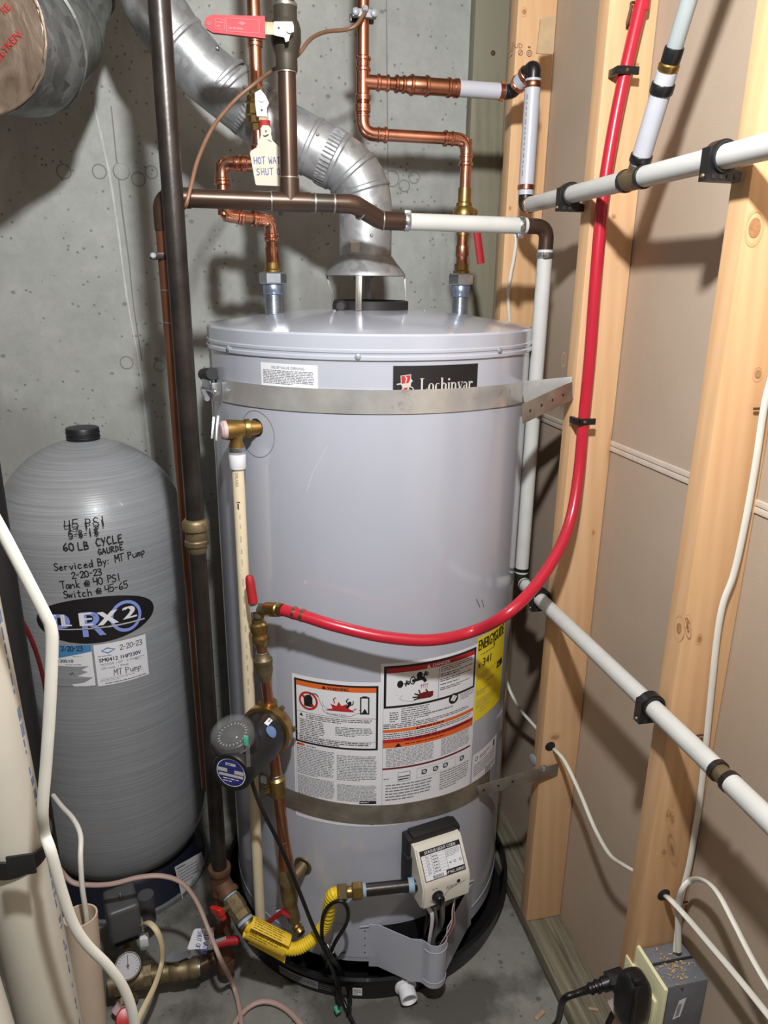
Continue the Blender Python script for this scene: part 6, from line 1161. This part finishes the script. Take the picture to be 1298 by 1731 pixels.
# ================================================================== PLASTIC PIPES AND CABLES, LEFT FOREGROUND
PVX, PVY = -.274, .80
def drain(x0, x1, y): return None
pv = thing('drain_pipe', 'large white plastic drain pipe with blue print, nearest left', 'pipe', (PVX, PVY, 0))
pb, ptop = PZ(98, 1900, .25), PY(-28, 930, .80); pA = PY(48, 1560, .82); pB = PY(-74, 1000, .80); dpv = (pB-pA).normalized()
low = pA-dpv*((pA.z-.0)/dpv.z); top_ = pA+dpv*((2.5-pA.z)/dpv.z)
pvo = MB().tube([low, top_], .040, 36).build('pipe', 'pvc', pv)
cu = V((math.cos(.25), math.sin(.25), 0)); 
vp_ = (V((0, 0, CZ))-pA); vp_ = (vp_-dpv*vp_.dot(dpv)).normalized(); sp2 = vp_.cross(dpv); sp2 = sp2 if sp2.x > 0 else -sp2; ang = math.radians(62)
d = Decal(lambda x, y, L: pA+dpv*y+(vp_*math.cos(ang+x/.040)+sp2*math.sin(ang+x/.040))*.0403)
y = -.42
while y < .6:
    l = rnd.uniform(.006, .018); n_ = rnd.choice((1, 2))
    for q in range(n_): d.rect('print_blue', -.003+q*.004, y+rnd.uniform(0, .003), -.0005+q*.004, y+l, 0)
    y += l+rnd.choice((.003, .004, .018))
d.build(pvo)
sp_c = PY(30, 1432, .80); sc_c = pA+dpv*((sp_c.z-pA.z)/dpv.z)
bsn = (dpv+V((.28, -.1, 0))).normalized(); rows = []
fa, fb, _ = frame(bsn)
for i in range(41):
    q = 2*math.pi*i/40; o_ = sc_c+(fa*math.cos(q)+fb*math.sin(q))*.0445; rows.append(o_)
strap = thing('strap_wrap', 'black fabric strap wrapped around the large drain pipe and cable', 'strap', sc_c); MB().thick([[p-bsn*.014 for p in rows], [p+bsn*.014 for p in rows]], .003).build('band', 'black_soft', strap, smooth=30)
MB().box(PY(36, 1462, .745), (.03, .003, .028), bev=.001).build('strap_end', 'black_soft', strap)
p2 = thing('pipe_stub', 'tan plastic pipe stub with a cut top behind the large drain pipe', 'pipe', PZ(160, 1731, .1))
a_, b_s = PY(136, 1547, 1.02), PY(152, 1731, 1.0); dd_ = (b_s-a_).normalized(); sb_ = a_+dd_*((a_.z-.0)/-dd_.z); mb = MB().tube([a_, sb_], .0265, 28, caps=False).tube([a_, sb_], .0235, 28, caps=False); mb.build('pipe', 'pvc_tan', p2); MB().lathe([(.0235, 0), (.0265, 0)], a_, dd_, 28, caps=False).build('cut_rim', 'pvc_tan', p2)
p3 = thing('corner_pipe', 'tan plastic pipe cut off by the lower left corner', 'pipe', PZ(0, 1720, .1)); a_, b_s = PY(-95, 1500, .74), PY(-22, 1731, .72); seg(p3, 'pipe', 'pvc', a_+(a_-b_s)*((2.5-a_.z)/(a_.z-b_s.z)), b_s-(a_-b_s).normalized()*.25, .026)
p4 = thing('black_pipe', 'black plastic pipe standing between the white drain pipe and the tank', 'pipe', PZ(60, 1450, 0)); a_ = PY(0, 1040, 1.2); seg(p4, 'pipe', 'black_soft', V((a_.x, a_.y, .0)), V((a_.x, a_.y, 1.3)), .034, 20)
def cable(nm, lab, pts, r, ry=None, mat='cable_white', n=10, cat='cable', up=None, grp=None):
    o = MB().tube(catmull(pts, n), r, 12, ry=ry, up=up).build(nm, mat); tag(o, lab, cat, grp); return o
F1 = lambda x, y, Y=.72: PY(x, y, Y)
cable('flat_cable', 'flat white cable kinked beside the drain pipe, in front of the tank', [F1(-330, 300), F1(-210, 510), F1(-110, 700), F1(-30, 840), F1(0, 892), F1(40, 968), F1(76, 1038), F1(86, 1062), F1(88, 1100), F1(84, 1200), F1(78, 1290), F1(72, 1370), F1(76, 1410, .73), F1(86, 1440), F1(104, 1505), F1(124, 1562), F1(148, 1598), F1(180, 1630), F1(206, 1665), F1(222, 1705), F1(232, 1760)], .0062, .0040, 'cable_white', 6, up=V((0, 1, 0)))
F2 = lambda x, y, Y=1.25: PY(x, y, Y)
cable('switch_cable', 'cream cable curving down from the pressure switch', [cgp, F2(252, 1560, 1.27), F2(266, 1575), F2(274, 1600), F2(273, 1630), F2(262, 1665, 1.2), F2(245, 1700, 1.15), F2(232, 1728, 1.12), F2(222, 1760, 1.08)], .0062, .0036, 'cable_cream', 6)
cable('tan_cable', 'pinkish tan cable arching past the tank stand to the floor', [PY(95, 1462, 1.3), PY(120, 1490, 1.28), PY(150, 1496, 1.27), PY(190, 1494, 1.26), PY(235, 1483, 1.26), PY(275, 1481, 1.26), PY(308, 1493, 1.26), PY(333, 1525, 1.25), PY(352, 1570, 1.22), PY(372, 1620, 1.17), PZ(392, 1660, .03), PZ(404, 1700, .012), PZ(412, 1770, .008)], .0055, .0042, 'cable_pink', 6)
cable('tan_cable', 'pinkish tan cable looping on the floor at the bottom edge', [PZ(385, 1760, .008), PZ(398, 1728, .008), PZ(418, 1704, .01), PZ(442, 1693, .012), PZ(468, 1697, .01), PZ(495, 1716, .008), PZ(530, 1760, .008)], .0062, .0046, 'cable_pink', 6)
cable('thin_cable', 'thin white cable dropping into the cut pipe stub', [PY(90, 1345, 1.2), PY(104, 1363, 1.15), PY(124, 1385, 1.1), PY(136, 1412, 1.06), PY(136, 1450, 1.03), PY(139, 1500, 1.02), PY(146, 1548, 1.02), PY(150, 1590, 1.02)], .0042, .0042, 'cable_white', 6)
cable('red_wire', 'thin red line sagging behind the white drain pipe', [PY(-15, 990, 1.30), PY(5, 1008, 1.30), PY(40, 1055, 1.32), PY(62, 1105, 1.35), PY(75, 1155, 1.38), PY(82, 1200, 1.4)], .0042, .0042, 'ink_darkred', 6, 'wire')
# ================================================================== RIGHT WALL CABLES
Yc = .845
c1 = lambda x, y, Y=.842: PY(x, y, Y)
cable('stud_cable', 'white cable running down the side of the nearest stud', [c1(1318, 580)+V((0, 0, .8)), c1(1318, 580)+V((0, 0, .3)), c1(1318, 580), c1(1303, 640), c1(1291, 690), c1(1276, 790), c1(1258, 890), c1(1240, 970), c1(1222, 1020), c1(1212, 1075), c1(1204, 1150), c1(1196, 1230), c1(1190, 1290), c1(1180, 1370), c1(1165, 1460), c1(1150, 1520, .84), c1(1146, 1560, .835), c1(1142, 1608, .825)], .0056, .0034, 'cable_white', 6)
for i, (x, y) in enumerate(((1282, 690), (1176, 1241), (1150, 1523))):
    c_ = c1(x, y, .848); tag(MB().box(c_-V((0, .004, 0)), (.022, .002, .0035), bev=.0005).build('cable_staple', 'iron_rust'), ('cable staple on the nearest stud by the right picture edge', 'cable staple on the nearest stud just below the lower pipe', 'cable staple on the nearest stud above the outlet box')[i], 'staple', 'cable staples')
cable('loop_cable', 'white cable looping over from the stud out of the lower right', [c1(1147, 1608, .82), c1(1146, 1540, .825), c1(1152, 1505, .81), PX(1168, 1488, .70), PX(1190, 1489, .695), PX(1213, 1510, .69), PX(1240, 1560, .685), PX(1268, 1615, .68), PX(1300, 1670, .675), PX(1350, 1745, .67)], .0056, .0036, 'cable_white', 6)
cable('outlet_cable', 'white cable from a drilled stud hole to the lower right corner', [PY(1122, 1514, .87), PY(1132, 1520, .83), PX(1160, 1550, .695), PX(1200, 1597, .695), PX(1245, 1650, .69), PX(1300, 1718, .685), PX(1350, 1780, .68)], .0056, .0036, 'cable_white', 6)
cable('bay_cable', 'white cable sagging across the drywall bay from the middle stud', [PX(930, 1262, .69), PY(938, 1268, 1.25), PY(955, 1288, 1.21), PY(980, 1340, 1.15), PY(1005, 1400, 1.07), PY(1030, 1444, .99), PY(1055, 1463, .93), PY(1082, 1478, .885)], .0046, .0034, 'cable_white', 6)
cable('rear_cable', 'white cable curving out behind the heater right side', [PX(838, 1110, .64), PX(852, 1140, .655), PX(864, 1172, .665), PX(880, 1200, .68), PX(897, 1220, .69), PX(915, 1240, .70)], .0046, .0034, 'cable_white', 6)
cable('pipe_side_cable', 'thin white cable hugging the heater beside the white pipe', [V((.640, 1.452, ZV(560, .640, 1.452))), V((.645, 1.46, 1.25)), V((.640, 1.44, 1.0)), V((.638, 1.44, .87))], .0036, .0036, 'cable_white', 6)
cable('stud_wire', 'thin white cable hanging down the rear stud behind the heater', [PY(871, 396, 1.655), PY(872, 412, 1.65), PY(868, 440, 1.65), PY(863, 465, 1.65), PY(859, 500, 1.652), PY(861, 540, 1.652), PY(862, 570, 1.652)], .0040, .0028, 'cable_white', 6)
for x, y, Y, nm in ((930, 1262, 1.2575, 'cable_hole'), (1122, 1513, .8495, 'cable_hole')): MB().lathe([(.012, -.0004), (.010, .0006)], PY(x, y, Y), (0, -1, 0), 16).build(nm, 'black_soft', wr)
# ================================================================== OUTLET BOX
bx0, bx1, by0, by1, bz0, bz1 = .655, .734, .772, .848, .275, .408
ob_ = thing('outlet_box', 'grey plastic outlet box with ivory cover plate on the nearest stud', 'outlet', ((bx0+bx1)/2, by0, bz0))
MB().box(((bx0+bx1)/2, (by0+by1)/2, (bz0+bz1)/2), (bx1-bx0, by1-by0, bz1-bz0), bev=.004, seg=2).build('box', 'box_grey', ob_)
MB().box(((bx0+bx1)/2, (by0+by1)/2+.004, bz1+.001), (bx1-bx0-.004, .004, .003), bev=.001).build('box_seam', 'heater_dark', ob_)
pl_y0, pl_y1, pz0, pz1 = .765, .885, .272, .413
cpl = MB().box((bx0-.0035, (pl_y0+pl_y1)/2, (pz0+pz1)/2), (.007, pl_y1-pl_y0, pz1-pz0), bev=.0025, seg=2).build('cover_plate', 'ivory', ob_)
for yc in (.795, .853): MB().box((bx0-.0095, yc, .338), (.006, .034, .07), bev=.003).build('receptacle', 'ivory', cpl)
dst = Decal(planemap((bx0+.022, by0, bz1-.075), (1, 0, 0), (0, 0, 1))); dst.quad('label_white', [(0, 0), (.014, .004), (.02, .045), (.007, .041)], 0); b = dst.c.pop('label_white').build('barcode_sticker', 'label_white', ob_, smooth=0)
for i in range(9): dst.quad('ink_black', [(.004+i*.0003, .006+i*.003), (.011+i*.0003, .008+i*.003), (.0112+i*.0003, .0095+i*.003), (.0042+i*.0003, .0075+i*.003)], 1)
dst.build(b)
MB().lathe([(.003, 0), (.002, .002)], (bx0+.03, by0, bz1-.006), (0, -1, 0), 8).build('box_nail', 'iron_rust', ob_)
sdm = MB(); rs_ = random.Random(5)
for i in range(90):
    x, y = bx0+.035+rs_.gauss(0, .014), by0+.034+rs_.gauss(0, .013); a = rs_.random()*3.14; l = rs_.uniform(.0015, .006)
    sdm.box((x, y, bz1+.001+rs_.random()*.001), (l, l*.4, .0008), (V((math.cos(a), math.sin(a), 0)), V((-math.sin(a), math.cos(a), 0)), UP))
so = sdm.build('sawdust', 'wood_chip', smooth=0); tag(so, 'pale sawdust and shavings lying on top of the outlet box', 'sawdust'); so['kind'] = 'stuff'
ad = thing('power_adapter', 'rounded black power adapter plugged into the outlet', 'adapter', (bx0-.03, .80, .34))
ac = PY(1078, 1645, .80); ac = V((bx0-.038, .800, .365))
bm = bmesh.new(); bmesh.ops.create_uvsphere(bm, u_segments=24, v_segments=14, radius=1)
for v in bm.verts:
    c = v.co; s_ = lambda q: math.copysign(abs(q)**.62, q); v.co = V((s_(c.x)*.026*(1-.12*c.z), s_(c.y)*.026, s_(c.z)*.05))
bm.verts.index_update(); mb = MB().add([ac+v.co for v in bm.verts], [[v.index for v in f.verts] for f in bm.faces]); bm.free(); mb.build('shell', 'black_plastic', ad, smooth=60)
MB().tube(catmull([ac+V((-.01, -.02, .046)), ac+V((-.018, -.03, .03)), ac+V((-.02, -.034, 0)), ac+V((-.018, -.034, -.06)), ac+V((-.012, -.04, -.16)), ac+V((-.02, -.05, -.3)), ac+V((-.05, -.08, -.355))], 6), .0026, 8).build('adapter_cord', 'black_cord', ad)
MB().box(ac+V((-.002, -.01, .048)), (.022, .014, .016), bev=.004).build('strain_relief', 'black_plastic', ad)
pk = thing('black_plug', 'black plug with ridged grip in the far receptacle', 'plug', (bx0-.03, .86, .33)); k0 = V((bx0-.012, .858, .335)); k1 = PY(1005, 1690, .91); kd = (k1-k0).normalized()
k1 = k0+V((-.075, .012, -.03)); kd = (k1-k0).normalized()
MB().box(k0+kd*.018, (.034, .03, .024), (kd, V((0, 1, 0)), kd.cross(V((0, 1, 0)))), bev=.004).lathe([(.013, .03), (.013, .045), (.0105, .047), (.0105, .051), (.012, .053), (.012, .057), (.009, .059), (.009, .063), (.0105, .065), (.0105, .068), (.007, .072), (.006, .09)], k0, kd, 14).build('plug', 'black_plastic', pk)
kc = k0+kd*.088; MB().tube(catmull([kc, kc+kd*.03-UP*.006, PZ(940, 1731, .16), PZ(900, 1760, .1), PZ(840, 1830, .02)], 8), .0058, 10).build('cord', 'black_cord', pk)
gp_ = thing('grey_plug', 'grey ribbed plug below the black one at the bottom edge', 'plug', (bx0-.02, .84, .28)); g0 = V((bx0-.012, .835, .305))
MB().box(g0+V((-.018, 0, -.012)), (.036, .028, .03), (V((.9, 0, .43)).normalized(), V((0, 1, 0)), V((-.43, 0, .9)).normalized()), bev=.004).build('body', 'plug_grey', gp_)
for i in range(5): MB().box(g0+V((-.01-.005*i, 0, -.009-.0024*i)), (.0018, .0295, .0315), (V((.9, 0, .43)).normalized(), V((0, 1, 0)), V((-.43, 0, .9)).normalized()), bev=.0005).build('rib', 'plug_grey', gp_)
MB().tube(catmull([g0+V((-.034, 0, -.02)), g0+V((-.05, -.01, -.06)), g0+V((-.05, -.03, -.2)), g0+V((-.06, -.05, -.30))], 6), .005, 8).build('cord', 'black_cord', gp_)
# wood chips on the floor and plate
for x, y, Z, l, a, lab in ((912, 1716, .0025, .028, .5, 'pale wood chip on the floor beside the bottom plate'), (1003, 1706, .0405, .02, -.4, 'pale wood chip lying on the bottom plate')):
    c_ = PZ(x, y, Z); tag(MB().box(c_, (l, l*.3, .0025), (V((math.cos(a), math.sin(a), 0)), V((-math.sin(a), math.cos(a), 0)), UP), bev=.0008).build('wood_chip', 'wood_chip'), lab, 'wood chip', 'wood chips')
